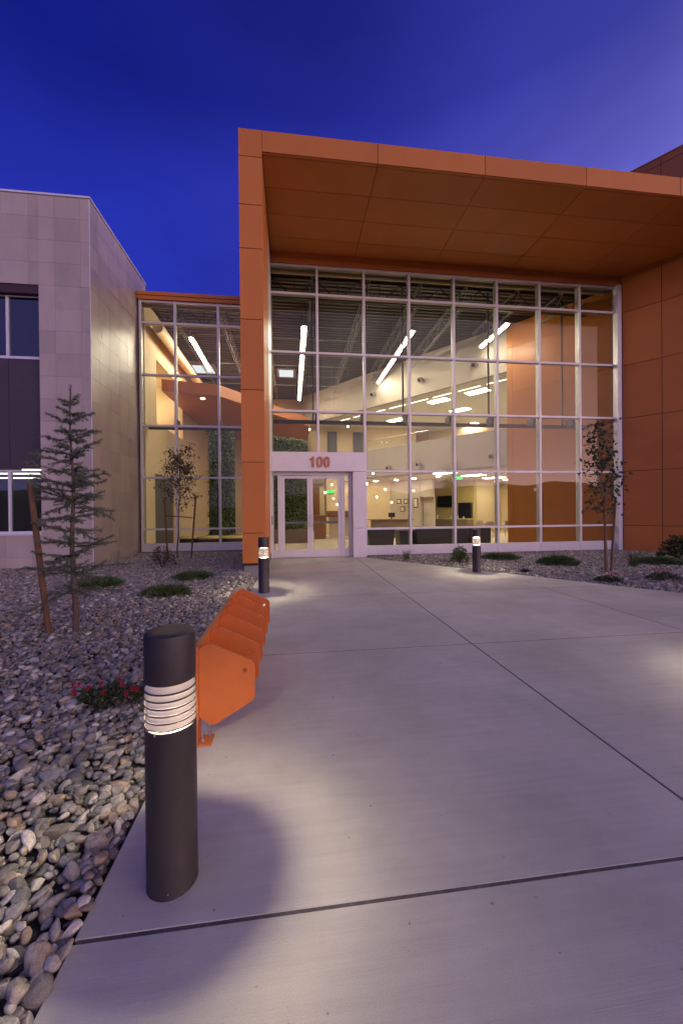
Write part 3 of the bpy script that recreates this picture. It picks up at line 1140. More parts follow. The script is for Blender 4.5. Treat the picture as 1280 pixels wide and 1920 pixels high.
# orange lowered ceiling on the left
so = build('ceiling_lowered', G().prism([(-5.45, 17.4), (-3.2, 17.9), (1.2, 24.0), (1.2, 28.7), (-5.45, 28.7)], 6.75, 7.25), mat('orange_soffit', (.42, .14, .05), .5))
tag(so, kind='structure')
piece('downlight', BULB, so, -4.06, -3.90, 18.33, 18.49, 6.735, 6.748)
piece('downlight', BULB, so, -1.9, -1.75, 22.3, 22.45, 6.735, 6.748)

# slanting wall inside: orange panels by the glass, then upper wall and gallery band
ow = empty('orange_partition', W(2, 0, 0))
tag(ow, 'orange panelled partition inside the right end of the hall', 'wall')
build('core', wbox(G(), .30, 4.22, .02, .24, .012, 9.74), BACKING, ow)
for a, b in ((.3, 1.35), (1.35, 2.75), (2.75, 4.0), (4.0, 4.24)):
    for c, d in zip([.02, 2.91, 4.84, 6.77, 8.71], [2.91, 4.84, 6.77, 8.71, 9.72]):
        build('panel', wbox(G(), a + JG * .6, b - JG * .6, 0, .02, c + JG * .6, d - JG * .6), ORANGE_IN, ow)
build('wall_box', wbox(G(), 3.02, 3.10, -.03, -.001, 2.32, 2.45), WHITE, ow)
ub = tag(build('wall_upper', wbox(G(), 4.245, 19, .0, .2, 7.70, 9.76), TAUPE), kind='structure')
gb = tag(build('gallery_parapet', wbox(G(), 4.245, 13.0, .0, .2, 3.55, 5.17), TAUPE), kind='structure')
build('cap', wbox(G(), 4.245, 13.0, -.012, .21, 5.172, 5.20), BEIGE, gb)
build('glass_rail', wbox(G(), 8.4, 13.0, .09, .11, 5.21, 5.72), GLASS_IN, gb)
build('handrail', wbox(G(), 8.4, 13.0, .07, .13, 5.722, 5.76), CHROME, gb)
gf = tag(build('gallery_floor', wbox(G(), -.5, 19, .21, 12, 3.45, 3.70), CEIL), kind='structure')
for x, y in ((3.3, 26.6), (4.2, 24.7), (5.4, 24.6), (6.5, 23.7), (7.3, 22.6), (2.6, 27.8), (8.2, 21.0)):
    build('downlight', G().lathe([(.13, 3.436), (.13, 3.448)], 14, (x, y, 0)), DOWNLIGHT, gf)
gc = tag(build('gallery_ceiling', wbox(G(), -.5, 19, .21, 12, 7.80, 7.95), CEIL), kind='structure')
for k in range(8):
    build('slot_light', wbox(G(), 4.6 + k * 1.55, 5.8 + k * 1.55, 1.3, 1.35, 7.785, 7.798), OFFICE_LIGHT, gc)
gw = tag(build('wall_gallery', wbox(wbox(G(), -.5, 19, 9.5, 9.7, 3.71, 7.79), -.7, -.51, .3, 12, .012, 7.95), BEIGE), kind='structure')
build('door', wbox(G(), 13.0, 14.0, 9.44, 9.49, 3.72, 6.0), GREYDOOR, gw)
cb = tag(build('wall_cafe', wbox(wbox(wbox(G(), -.5, 8.8, 9.6, 9.8, .012, 3.44), 12.6, 20, 6.0, 6.2, .012, 3.44), 8.8, 8.95, 6.1, 9.6, .012, 3.44), BEIGE), kind='structure')
build('yellow_wall', wbox(G(), 8.96, 12.59, 6.0, 6.2, .012, 3.44), YELLOW, cb)
pw = tag(build('wall_pictures', wbox(wbox(G(), 11.0, 14.6, 3.0, 3.25, .012, 3.44), 10.1, 10.99, 3.0, 3.25, 2.35, 3.44), BEIGE_DK), kind='structure')
build('door', wbox(G(), 10.12, 10.98, 3.3, 3.35, .02, 2.34), BEIGE_DK, pw)
# curved pale reception wall
g = G()
for i in range(13):
    a = R(-55 + 9.5 * i)
    cxx, cyy, rr = 5.0, 22.0, 5.0
    for r_ in (rr, rr + .2):
        for z in (.012, 3.6):
            g.v.append((cxx + r_ * math.sin(a) * .7, cyy + r_ * math.cos(a) * .75, z))
for i in range(12):
    o = i * 4
    g.f += [(o, o + 1, o + 5, o + 4), (o + 2, o + 6, o + 7, o + 3), (o + 1, o + 3, o + 7, o + 5)]
tag(build('wall_reception', g, BEIGE, smooth=False), kind='structure')

# hung wind beam behind the glass
for nm, lab, x0, x1, y, z, rods, zt in (('wind_beam', 'dark steel beam hung on rods behind the large glass wall', -.6, 11.95, 13.75, 4.72, (.78, 4.05, 7.35, 10.35), 9.7),
                                    ('wind_beam', 'short dark steel beam behind the set back glass wall', -5.45, -1.25, 15.85, 4.86, (-1.6,), 9.5)):
    w = empty(nm, (x0, y, z))
    tag(w, lab, 'beam')
    piece('beam', STEEL_DK, w, x0, x1, y - .06, y + .06, z - .07, z + .05)
    for x in rods:
        build('rod', G().tube([(x, y, z), (x, y, zt)], .035, 8), STEEL_DK, w, smooth=True)
    xx = XM if x1 > 0 else XLW
    for x in xx[1:]:
        if x < x1:
            piece('bracket', STEEL_DK, w, x - .06, x + .06, y - .45, y - .061, z - .02, z + .22)

# linear lights under the roof
def strip(label, x, y0, y1, z, n):
    e = empty('strip_light', (x, (y0 + y1) / 2, z))
    tag(e, label, 'light fitting', 'linear lights under the hall roof')
    piece('housing', STEEL, e, x - .12, x + .12, y0, y1, z + .03, z + .09)
    d = (y1 - y0) / n
    for i in range(n):
        piece('tube', LIGHT, e, x - .05, x + .05, y0 + i * d + .07, y0 + (i + 1) * d - .07, z - .03, z + .028)
    for yy in (y0 + .3, y1 - .3):
        build('cable', G().tube([(x, yy, z + .09), (x, yy, 9.76)], .008, 5), STEEL, e)
strip('long glowing strip light above the entrance doors, seen nearly end-on', .56, 15.5, 25.9, 8.9, 9)
strip('long glowing strip light slanting beside the middle roof joist', 5.0, 15.4, 22.0, 8.9, 6)
strip('short glowing strip light near the orange partition', 8.55, 14.4, 16.7, 8.9, 2)
strip('glowing strip light behind the set back glass wall', -4.15, 17.0, 20.9, 8.9, 3)
strip('added strip light, unseen behind the orange fin, brightening the hall', -1.75, 17.5, 24.0, 8.9, 6)  # extra fitting out of view, added to warm the link hall and stone side
def troffer(label, x, y, z, grp):
    e = empty('ceiling_light', (x, y, z))
    tag(e, label, 'light fitting', grp)
    a = math.atan2(WD.y, WD.x)
    fr = lambda p, q, c: tuple(Vector((x, y, 0)) + WD * p + WM * q + Vector((0, 0, c)))
    build('frame', G().prism([(-.62, -.33), (-.62, .33), (.62, .33), (.62, -.33)], z - .001, z + .03, fr), WHITE, e)
    build('lens', G().prism([(-.58, -.29), (-.58, .29), (.58, .29), (.58, -.29)], z - .012, z - .002, fr), TROFFER, e)
for p, l in (((9.78, 19.44), 'bright ceiling panel light over the upper gallery, nearest the orange partition'), ((8.37, 21.3), 'bright ceiling panel light over the upper gallery, left of the nearest one'),
             ((10.48, 23.15), 'bright ceiling panel light in the middle of the upper gallery'), ((12.96, 27.0), 'bright ceiling panel light at the back of the upper gallery'),
             ((13.4, 21.5), 'bright ceiling panel light over the upper gallery behind the orange partition'), ((7.2, 26.2), 'bright ceiling panel light over the upper gallery, farthest left')):
    troffer(l, *p, 7.78, 'panel lights over the upper gallery')
for p, l in (((7.78, 18.9), 'bright ceiling panel light under the gallery, nearest the glass'), ((9.9, 20.2), 'bright ceiling panel light under the gallery, second row left'),
             ((11.9, 21.7), 'bright ceiling panel light under the gallery, second row right'), ((11.6, 24.3), 'bright ceiling panel light over the cafe counter'),
             ((13.6, 25.6), 'bright ceiling panel light at the back of the cafe'), ((13.9, 22.9), 'bright ceiling panel light under the gallery beside the orange partition')):
    troffer(l, *p, 3.43, 'panel lights under the gallery')

# wall-mounted spot cameras
for k, (t, z) in enumerate(((12.0, 8.38), (8.67, 8.4), (5.66, 8.35), (10.88, 4.0), (8.85, 4.0), (6.75, 3.86), (4.86, 4.0))):
    loc = W(t, -.02, z)
    e = empty('spotlight', loc)
    nth = ('left', 'middle', 'right')[k] + ' spotlight on the upper wall under the steel roof' if k < 3 else ('first', 'second', 'third', 'fourth')[k - 3] + ' spotlight from the left on the gallery parapet'
    tag(e, 'small round grey ' + nth, 'spotlight', 'wall spotlights')
    v = Vector(loc)
    nrm = -WM
    build('mount', G().tube([v + WM * .0, v + nrm * .06], .07, 12), CHROME, e, smooth=False)
    build('head', G().tube([v + nrm * .06 + Vector((0, 0, .05)), v + nrm * .10 + Vector((0, 0, .03)), v + nrm * .30 + Vector((0, 0, -.06))], [.06, .12, .13], 14), CHROME, e)
    build('lens', G().tube([v + nrm * .301 + Vector((0, 0, -.06)), v + nrm * .31 + Vector((0, 0, -.065))], .09, 12), BLACK, e)

# exit signs
def exit_sign(label, loc, rz):
    e = empty('exit_sign', loc)
    tag(e, label, 'exit sign', 'green exit signs')
    b = piece('case', BLACK, e, loc[0] - .19, loc[0] + .19, loc[1], loc[1] + .05, loc[2] - .11, loc[2] + .11)
    me = text_mesh('EXIT', .20, .002, .012)
    me.materials.clear()
    me.materials.append(EXITG)
    o = put('letters', me, e, (loc[0], loc[1] - .008, loc[2]))
    o.rotation_euler = (math.pi / 2, 0, 0)
    e.rotation_euler[2] = rz
exit_sign('green exit sign seen through the right entrance door', (2.2, 22.0, 2.62), 0)
exit_sign('green exit sign high on the upper gallery, left', (8.0, 26.5, 7.55), 0)
exit_sign('green exit sign over the gallery near the middle', (10.0, 24.0, 7.05), 0)
exit_sign('green exit sign under the gallery parapet', (9.1, 20.3, 3.28), 0)

# pendant bulbs over the reception
pend = [(699, 888), (722, 918), (706, 932), (734, 942), (609, 924), (625, 935), (622, 909), (632, 946), (688, 907), (775, 920), (652, 800), (580, 805)]
for k, (u, v) in enumerate(pend):
    d = rt * ((u - 640) / FPX) + dn * ((v - 960) / FPX) + fw
    y = 21 + (k % 4) * .5
    p = Vector((0, 0, 1.6)) + d * (y / d.y)
    e = empty('pendant_light', p)
    which = ('topmost of the bulbs by the pilaster, on the left', 'bulb above the two lowest right of the doors', 'lower left bulb right of the doors', 'lowest bulb right of the doors', 'leftmost bulb behind the right door', 'middle bulb behind the right door',
             'topmost bulb behind the right door', 'lowest bulb behind the right door', 'leftmost bulb beside the pilaster', 'bulb in the second pane right of the doors', 'right bulb hung high above the doors', 'left bulb hung high above the doors')[k]
    tag(e, 'small glowing pendant, ' + which, 'pendant light', 'pendant bulbs over the reception')
    build('bulb', G().lathe([(.004, -.05), (.03, -.035), (.042, 0), (.03, .035), (.01, .06)], 10, p), BULB, e, smooth=True)
    build('cord', G().tube([p + Vector((0, 0, .06)), (p.x, p.y, 9.75)], .004, 4), STEEL, e)

# living walls
def living_wall(label, x0, x1, y, z0, z1a, z1b, n, bow):
    e = empty('living_wall', ((x0 + x1) / 2, y, z0))
    tag(e, label, 'green wall')
    g = G()
    seg = 8
    for i in range(seg + 1):
        f = i / seg
        x, yy = x0 + (x1 - x0) * f, y + bow * (2 * f - 1) ** 2
        zt = z1a + (z1b - z1a) * f
        g.v += [(x, yy, z0), (x, yy + .2, z0), (x, yy, zt), (x, yy + .2, zt)]
    for i in range(seg):
        o = i * 4
        g.f += [(o, o + 4, o + 6, o + 2), (o + 1, o + 3, o + 7, o + 5), (o + 2, o + 6, o + 7, o + 3)]
    build('backing', g, EARTH, e)
    g = G()
    for i in range(n):
        f = rng.random()
        x = x0 + (x1 - x0) * f
        zt = z1a + (z1b - z1a) * f
        z = z0 + (zt - z0 + .05) * rng.random()
        p = (x, y + bow * (2 * f - 1) ** 2 - .02 - .10 * rng.random(), z)
        g.leaf(p, (rng.gauss(0, .7), -.5 - rng.random() * .5, rng.gauss(-.3, .6)), (rng.gauss(0, .4), -.5, .8), rng.uniform(.08, .17), rng.uniform(.05, .10))
    tag(build('foliage', g, IVY, e))
    build('planter', G().box(x0 - .1, x1 + .1, y - .12 - abs(bow) * 0, y + abs(bow) + .25, .012, z0), WOOD_L, e)
living_wall('tall narrow living wall of green foliage behind the set back glass', -3.9, -2.72, 19.0, .46, 5.55, 5.6, 2600, .15)
living_wall('broad living wall of green foliage seen through the left entrance door', -1.2, .80, 19.0, .70, 5.25, 4.95, 4200, .25)

# furniture in the hall
def armchair(label, x, y, w, d, h):
    e = empty('armchair', (x, y, 0))
    tag(e, label, 'armchair', 'dark tub chairs by the glass')
    k = .82
    fr = lambda a, b, c: (x + a * (k + (1 - k) * c / h), y + b, c)
    build('shell', G().prism([(-w / 2, -d / 2), (w / 2, -d / 2), (w / 2, -d / 2 + .1), (-w / 2, -d / 2 + .1)], .04, h, fr).prism([(-w / 2, -d / 2 + .101), (-w / 2 + .1, -d / 2 + .101), (-w / 2 + .1, d / 2), (-w / 2, d / 2)], .04, h, fr)
          .prism([(w / 2 - .1, -d / 2 + .101), (w / 2, -d / 2 + .101), (w / 2, d / 2), (w / 2 - .1, d / 2)], .04, h, fr), DARKFAB, e, bevel=.02)
    build('cushion', G().box(x - w * .36, x + w * .36, y - d / 2 + .105, y + d / 2, .15, .44), DARKFAB, e, bevel=.03)
    for sx in (-1, 1):
        for sy_ in (-1, 1):
            piece('foot', STEEL_DK, e, x + sx * w * .36 - .02, x + sx * w * .36 + .02, y + sy_ * d * .4 - .02, y + sy_ * d * .4 + .02, .013, .06)
armchair('dark tapered tub chair just right of the entrance pilaster', 3.55, 15.6, 1.12, .85, .86)
armchair('low dark tub chair, second from the entrance pilaster', 4.85, 16.2, .80, .8, .72)
e = empty('sofa', (6.2, 15.7, 0))
tag(e, 'long dark sofa with its back to the glass wall', 'sofa')
build('back', G().prism([(-1.15, 0), (1.15, 0), (1.15, .16), (-1.15, .16)], .05, .88, lambda a, b, c: (6.15 + a * (.93 + .07 * c), 15.3 + b, c)), DARKFAB, e, bevel=.02)
for sx in (-1, 1):
    build('arm', G().box(6.15 + sx * 1.02 - .08, 6.15 + sx * 1.02 + .08, 15.47, 16.2, .05, .62), DARKFAB, e, bevel=.02)
for k in range(3):
    build('cushion', G().box(5.23 + k * .62, 5.83 + k * .62, 15.48, 16.2, .16, .44), DARKFAB, e, bevel=.03)
e = empty('armchair', (7.9, 15.9, 0))
tag(e, 'dark tub chair half hidden behind the small bollard', 'armchair', 'dark tub chairs by the glass')
build('shell', G().prism([(7.4, 15.5), (8.35, 15.5), (8.35, 15.6), (7.4, 15.6)], .05, .85).prism([(7.4, 15.601), (7.5, 15.601), (7.5, 16.3), (7.4, 16.3)], .05, .65).prism([(8.25, 15.601), (8.35, 15.601), (8.35, 16.3), (8.25, 16.3)], .05, .65), DARKFAB, e, bevel=.02)
build('cushion', G().box(7.52, 8.23, 15.61, 16.3, .06, .44), DARKFAB, e, bevel=.03)
e = empty('reception_desk', (2.1, 21.5, 0))
tag(e, 'walnut reception desk with pale front seen through the right door', 'desk')
build('counter', G().box(1.2, 3.6, 21.2, 22.0, 1.22, 1.32), WOOD, e)
build('end_panel', G().box(1.25, 1.85, 21.25, 21.95, .013, 1.21), WOOD, e)
build('front_panel', G().box(2.05, 3.55, 21.5, 21.6, .1, 1.21), BEIGE, e)
build('transaction_top', G().box(1.9, 3.6, 21.1, 21.4, 1.33, 1.55), WOOD, e)
e = empty('reception_counter', (5.6, 21.0, 0))
tag(e, 'long low brown reception counter behind the tub chairs', 'counter')
build('front', G().box(4.3, 6.6, 20.9, 21.0, .013, 1.02), WOOD_L, e)
build('top', G().box(4.2, 6.7, 20.8, 21.4, 1.022, 1.07), WOOD, e)
e = empty('monitor', (5.5, 21.1, 1.07))
tag(e, 'small dark monitor on the brown reception counter', 'monitor')
build('screen', G().box(5.33, 5.70, 21.1, 21.13, 1.17, 1.42), BLACK, e)
build('stand', G().box(5.48, 5.55, 21.131, 21.18, 1.072, 1.3), BLACK, e)
# cafe
e = empty('cafe_counter', W(10.4, 5.2, 0))
tag(e, 'grey brown cafe counter below the television', 'counter')
build('body', wbox(G(), 8.9, 12.0, 5.0, 5.7, .02, .92), WOOD_L, e)
build('top', wbox(G(), 8.85, 12.05, 4.95, 5.75, .922, .97), CREAM, e)
for k, (t, h, r_) in enumerate(((9.3, .14, .05), (9.7, .2, .045), (10.2, .16, .05), (11.2, .24, .06), (11.6, .18, .05))):
    c = W(t, 5.3, .972)
    o = build('jar', G().lathe([(r_ * .8, 0), (r_, .01), (r_, h * .7), (r_ * .6, h * .85), (r_ * .6, h)], 10), WHITE, None, smooth=False, loc=c)
    tag(o, ('shortest', 'slim', 'squat', 'tallest', 'mid sized')[k] + ' pale jar on the cafe counter', 'jar', 'jars on the cafe counter')
e = empty('television', W(10.6, 5.8, 2.0))
tag(e, 'black flat television on the yellow cafe wall', 'television')
build('screen', wbox(G(), 10.3, 11.5, 5.78, 5.83, 1.75, 2.45), SCREEN, e)
build('bezel', wbox(G(), 10.26, 11.54, 5.831, 5.88, 1.71, 2.49), BLACK, e)
build('arm', wbox(G(), 10.8, 11.0, 5.881, 5.99, 2.0, 2.2), BLACK, e)
e = empty('fridge', W(9.4, 5.5, 0))
tag(e, 'dark drinks fridge by the yellow cafe wall', 'fridge')
build('cabinet', wbox(G(), 9.05, 9.95, 5.76, 5.98, .98, 2.0), BLACK, e)
build('door', wbox(G(), 9.1, 9.9, 5.74, 5.758, 1.02, 1.96), SCREEN, e)
for k, (t, z, w, h) in enumerate(((12.62, 2.12, .34, .30), (12.05, 2.12, .34, .30), (12.33, 1.62, .34, .34), (11.3, 2.0, .34, .62))):
    e = empty('picture_frame', W(t, 2.98, z))
    tag(e, ('left small', 'right small', 'lower small', 'tall')[k] + ' dark framed certificate on the taupe wall', 'picture frame', 'framed certificates')
    build('frame', wbox(G(), t - w / 2, t + w / 2, 2.965, 2.99, z - h / 2, z + h / 2), BLACK, e)
    build('paper', wbox(G(), t - w / 2 + .05, t + w / 2 - .05, 2.958, 2.964, z - h / 2 + .05, z + h / 2 - .05), PAPER, e)
def cafe_chair(label, x, y, rz):
    e = empty('chair', (x, y, .012), rz)
    tag(e, label, 'chair', 'cafe chairs')
    def lp(nm, g, m):
        me = bpy.data.meshes.new(nm)
        me.from_pydata(g.v, [], g.f)
        me.materials.append(m)
        o = bpy.data.objects.new(nm, me)
        COL.objects.link(o)
        o.parent = e
    lp('seat', G().box(-.22, .22, -.22, .22, .43, .46), BEIGE_DK)
    lp('backrest', G().box(-.22, .22, .20, .23, .55, .88), BEIGE_DK)
    for sx in (-1, 1):
        for sy_ in (-1, 1):
            lp('leg', G().tube([(sx * .2, sy_ * .2, 0), (sx * .2, sy_ * .2, .43 if sy_ < 0 else .88)], .014, 6), CHROME)
def cafe_table(label, x, y):
    e = empty('table', (x, y, .012))
    tag(e, label, 'table', 'cafe tables')
    build('top', G().box(x - .42, x + .42, y - .42, y + .42, .71, .75), WOOD_L, e)
    build('post', G().tube([(x, y, .03), (x, y, .71)], .035, 8), STEEL, e)
    build('base', G().lathe([(.26, 0), (.26, .02), (.04, .04)], 14, (x, y, .012)), STEEL, e)
for t, s, l in ((5.6, 4.2, 'left of the orange partition'), (7.2, 4.0, 'beside the cafe counter')):
    c = W(t, s, 0)
    cafe_table('square brown cafe table ' + l, c[0], c[1])
    cafe_chair('pale cafe chair on the near side of the table ' + l, c[0] - .2, c[1] - .62, math.pi)
    cafe_chair('pale cafe chair on the far side of the table ' + l, c[0] + .1, c[1] + .66, .2)
# seats under the narrow living wall
for k, (x, y, r_) in enumerate(((-4.6, 18.2, .48), (-3.55, 18.0, .62), (-2.55, 17.9, .55))):
    e = empty('ottoman', (x, y, 0))
    tag(e, ('left', 'large middle', 'right')[k] + ' round ottoman with cream top by the set back glass', 'ottoman', 'round ottomans')
    build('base', G().lathe([(r_ * .8, .013), (r_ * .95, .06), (r_, .36), (r_, .38)], 28, (x, y, 0)), DARKFAB, e)
    build('cushion', G().lathe([(r_ * 1.02, .382), (r_ * 1.04, .42), (r_ * .98, .47), (r_ * .6, .485)], 28, (x, y, 0)), CREAM, e, smooth=True)

# ------------------------------------------------------------------ bollard lights
def bollard(label, loc):
    e = empty('bollard_light', loc)
    tag(e, label, 'bollard', 'louvred bollards along the walk')
    def lp(nm, g, m, smooth=True, par=None, bev=0):
        me = bpy.data.meshes.new(nm)
        me.from_pydata(g.v, [], g.f)
        me.materials.append(m)
        if smooth:
            me.shade_smooth()
            me.set_sharp_from_angle(angle=R(35))
        o = bpy.data.objects.new(nm, me)
        COL.objects.link(o)
        o.parent = par or e
        return o
    body = lp('body', G().lathe([(.105, 0), (.105, .004), (.104, .006), (.104, .686), (.101, .690), (.03, .690)], 64), BRONZE)
    lp('screw', G().tube([(-.1 * math.sin(.06) * 0 + .012, -.103, .03), (.012, -.1075, .03)], .004, 8), CHROME, par=body)
    lp('cap', G().lathe([(.03, .878), (.098, .878), (.104, .882), (.104, 1.072), (.102, 1.079), (.096, 1.083), (.05, 1.084), (.002, 1.084)], 64), BRONZE)
    for k in range(6):
        z = .692 + k * .030
        hk = .047 - .0028 * k
        lp('louvre', G().lathe([(.079, z + hk), (.101, z + .008), (.1015, z + .004), (.099, z + .003), (.077, z + hk - .003)], 64, close=True), CONE)
        lp('ring', G().lathe([(.1017, z + .0085), (.1042, z + .0085), (.1042, z + .0015), (.1017, z + .0015)], 64, close=True), BRONZE)
    for a in (20, 140, 260):
        lp('post', G().tube([(.069 * math.cos(R(a)), .069 * math.sin(R(a)), .685), (.069 * math.cos(R(a)), .069 * math.sin(R(a)), .882)], .005, 8), BRONZE)
    lp('lamp', G().lathe([(.03, .695), (.058, .705), (.058, .868), (.03, .877)], 20), LAMP)
    lp('screw', G().tube([(-.035, -.0965, .68), (-.036, -.1005, .68)], .004, 8), CHROME)
    return e
b0 = bollard('tall dark bronze bollard light in the near left foreground', (-.53, 1.765, 0))
copy_tree(b0, (-.555, 7.72, 0), 'dark bollard light beside the orange fin base')
copy_tree(b0, (4.62, 9.30, 0), 'dark bollard light at the edge of the right planting bed')
copy_tree(b0, (4.35, 2.75, 0), 'dark bollard light just outside the right edge of the picture')

# ------------------------------------------------------------------ orange bicycle rack
rk = empty('bike_rack', (-.6, 3.7, 0))
tag(rk, 'orange steel rack with six angled fins beside the walk', 'bike rack')
outer = rounded([(-.642, .655), (-.575, .695), (-.268, .545), (-.268, .285), (-.555, .118), (-.642, .185)], [.02, .05, .05, .05, .05, .03], 5)
outer.reverse()
hole = [(-.335 + .0165 * math.cos(2 * math.pi * i / 16), .492 + .0165 * math.sin(2 * math.pi * i / 16)) for i in range(16)]
g = G().plate(outer, hole, -.006, .006, lambda a, b, c: (a, c, b))
fin_me = bpy.data.meshes.new('fin')
fin_me.from_pydata(g.v, [], g.f)
fin_me.materials.append(ORANGE_RACK)
bmf = bmesh.new()
bmf.from_mesh(fin_me)
bmesh.ops.recalc_face_normals(bmf, faces=bmf.faces)
bmf.to_mesh(fin_me)
bmf.free()
for k in range(6):
    o = put('fin', fin_me, rk, (0, 2.76 + k * .374, 0))
    b = o.modifiers.new('bevel', 'BEVEL')
    b.width = .002
    b.segments = 2
    b.limit_method = 'ANGLE'
build('back_plate', G().box(-.660, -.643, 2.735, 4.655, .17, .665), ORANGE_RACK, rk, bevel=.002)
build('top_rail', G().box(-.674, -.640, 2.735, 4.655, .6652, .675), ORANGE_RACK, rk, bevel=.002)
for y in (2.735, 4.52):
    lg = build('leg', G().box(-.661, -.649, y, y + .10, .012, .169), ORANGE_RACK, rk)
    build('foot_plate', G().box(-.665, -.560, y - .01, y + .12, .0, .0118), ORANGE_RACK, lg, bevel=.002)
    for dx, dy in ((-.625, .02), (-.59, .09)):
        build('anchor_bolt', G().tube([(dx, y + dy, .012), (dx, y + dy, .125)], .006, 8).tube([(dx, y + dy, .0121), (dx, y + dy, .028)], .013, 6), CHROME, lg)

# ------------------------------------------------------------------ trees
def spruce(label, base, H):
    e = empty('spruce_tree', base)
    tag(e, label, 'tree')
    b = Vector(base)
    r_ = random.Random(5)
    tp = [b + Vector((.012 * math.sin(i * 1.1) - .02 * i / 12, .01 * math.cos(i * .8), H * i / 12)) for i in range(13)]
    tp[0].z -= .1
    build('trunk', G().tube(tp, [.040 - .034 * i / 12 for i in range(13)], 10), BARK, e, smooth=True)
    gb, gn = G(), G()
    def along(pts, dens, L):
        for a, c in zip(pts, pts[1:]):
            d = c - a
            n = max(1, int(d.length * dens))
            dd = d.normalized()
            for i in range(n):
                p = a + d * r_.random()
                rad = Vector((r_.gauss(0, 1), r_.gauss(0, 1), r_.gauss(.35, .9)))
                rad -= dd * rad.dot(dd)
                if rad.length < .1:
                    continue
                rad.normalize()
                gn.needle(p, dd * .75 + rad, Vector((r_.gauss(0, 1), r_.gauss(0, 1), r_.gauss(0, 1))), L * r_.uniform(.7, 1.2), .0075)
    z = .58
    while z < H - .12:
        f = z / H
        reach = .66 * (1 - f) ** .55 + .05
        if f < .3:
            reach *= .75 + .8 * f
        nb = 5 if f < .85 else 4
        a0 = r_.random() * 6.28
        for k in range(nb):
            a = a0 + k * 6.283 / nb + r_.gauss(0, .25)
            L = reach * r_.uniform(.55, 1.15)
            if .60 < f < .74 and (abs(math.sin(a)) < .5):
                L *= 1.25
            up = .34 * (f - .22) + r_.gauss(.04, .20)
            p = b + Vector((-.02 * f, 0, z + r_.gauss(0, .03)))
            d = Vector((math.cos(a), math.sin(a), up))
            pts = [p]
            for s in range(5):
                d.z += .035 if s > 2 else -.05 * (1 - f)
                d.x += r_.gauss(0, .05)
                d.y += r_.gauss(0, .05)
                pts.append(pts[-1] + d.normalized() * L / 5)
            gb.tube(pts, [.0085, .007, .006, .005, .004, .002], 5, False)
            along(pts[1:], 330, .042)
            for s in range(1, 6):
                for sg in (-1, 1):
                    if r_.random() < .10:
                        continue
                    q = pts[s] - (pts[s] - pts[s - 1]) * r_.random()
                    dd = (pts[s] - pts[s - 1]).normalized()
                    sd = dd.cross(Vector((0, 0, 1))).normalized() * sg
                    l2 = L * r_.uniform(.20, .46) * (1.1 - s * .12)
                    dir2 = (dd * .8 + sd * .75 + Vector((0, 0, r_.gauss(-.06, .30)))).normalized()
                    tw = [q, q + dir2 * l2 * .5, q + dir2 * l2 + Vector((0, 0, -.01))]
                    gb.tube(tw, [.004, .003, .0015], 4, False)
                    along(tw, 340, .040)
        z += r_.uniform(.10, .20) if f < .75 else r_.uniform(.09, .15)
    along([tp[-2], tp[-1] + Vector((0, 0, .06))], 400, .03)
    build('branches', gb, BARK, e, smooth=True)
    tag(build('needles', gn, NEEDLE, e))
    build('tie_strap', G().tube([b + Vector((.04, -.045, 1.02)), b + Vector((-.08, -.06, 1.015)), b + Vector((-.19, -.05, .985)), b + Vector((-.2, .05, .985)), b + Vector((-.05, .05, 1.02)), b + Vector((.04, .03, 1.03)), b + Vector((.045, -.04, 1.02))], .018, 8), ROPE, e)
spruce('sparse young spruce standing in the left gravel bed', (-2.80, 5.42, .02), 3.17)
def stake(label, a, b, r_=.028):
    o = empty('tree_stake', a)
    tag(o, label, 'stake', 'wooden tree stakes')
    a, b = Vector(a), Vector(b)
    d = (b - a).normalized()
    build('post', G().tube([a - d * .15, a + (b - a) * .5, b - d * .02, b], [r_, r_, r_ * .97, r_ * .8], 10), STAKE, o, smooth=False)
stake('leaning brown wooden stake beside the young spruce', (-3.13, 5.45, .03), (-3.30, 5.40, 1.98), .035)

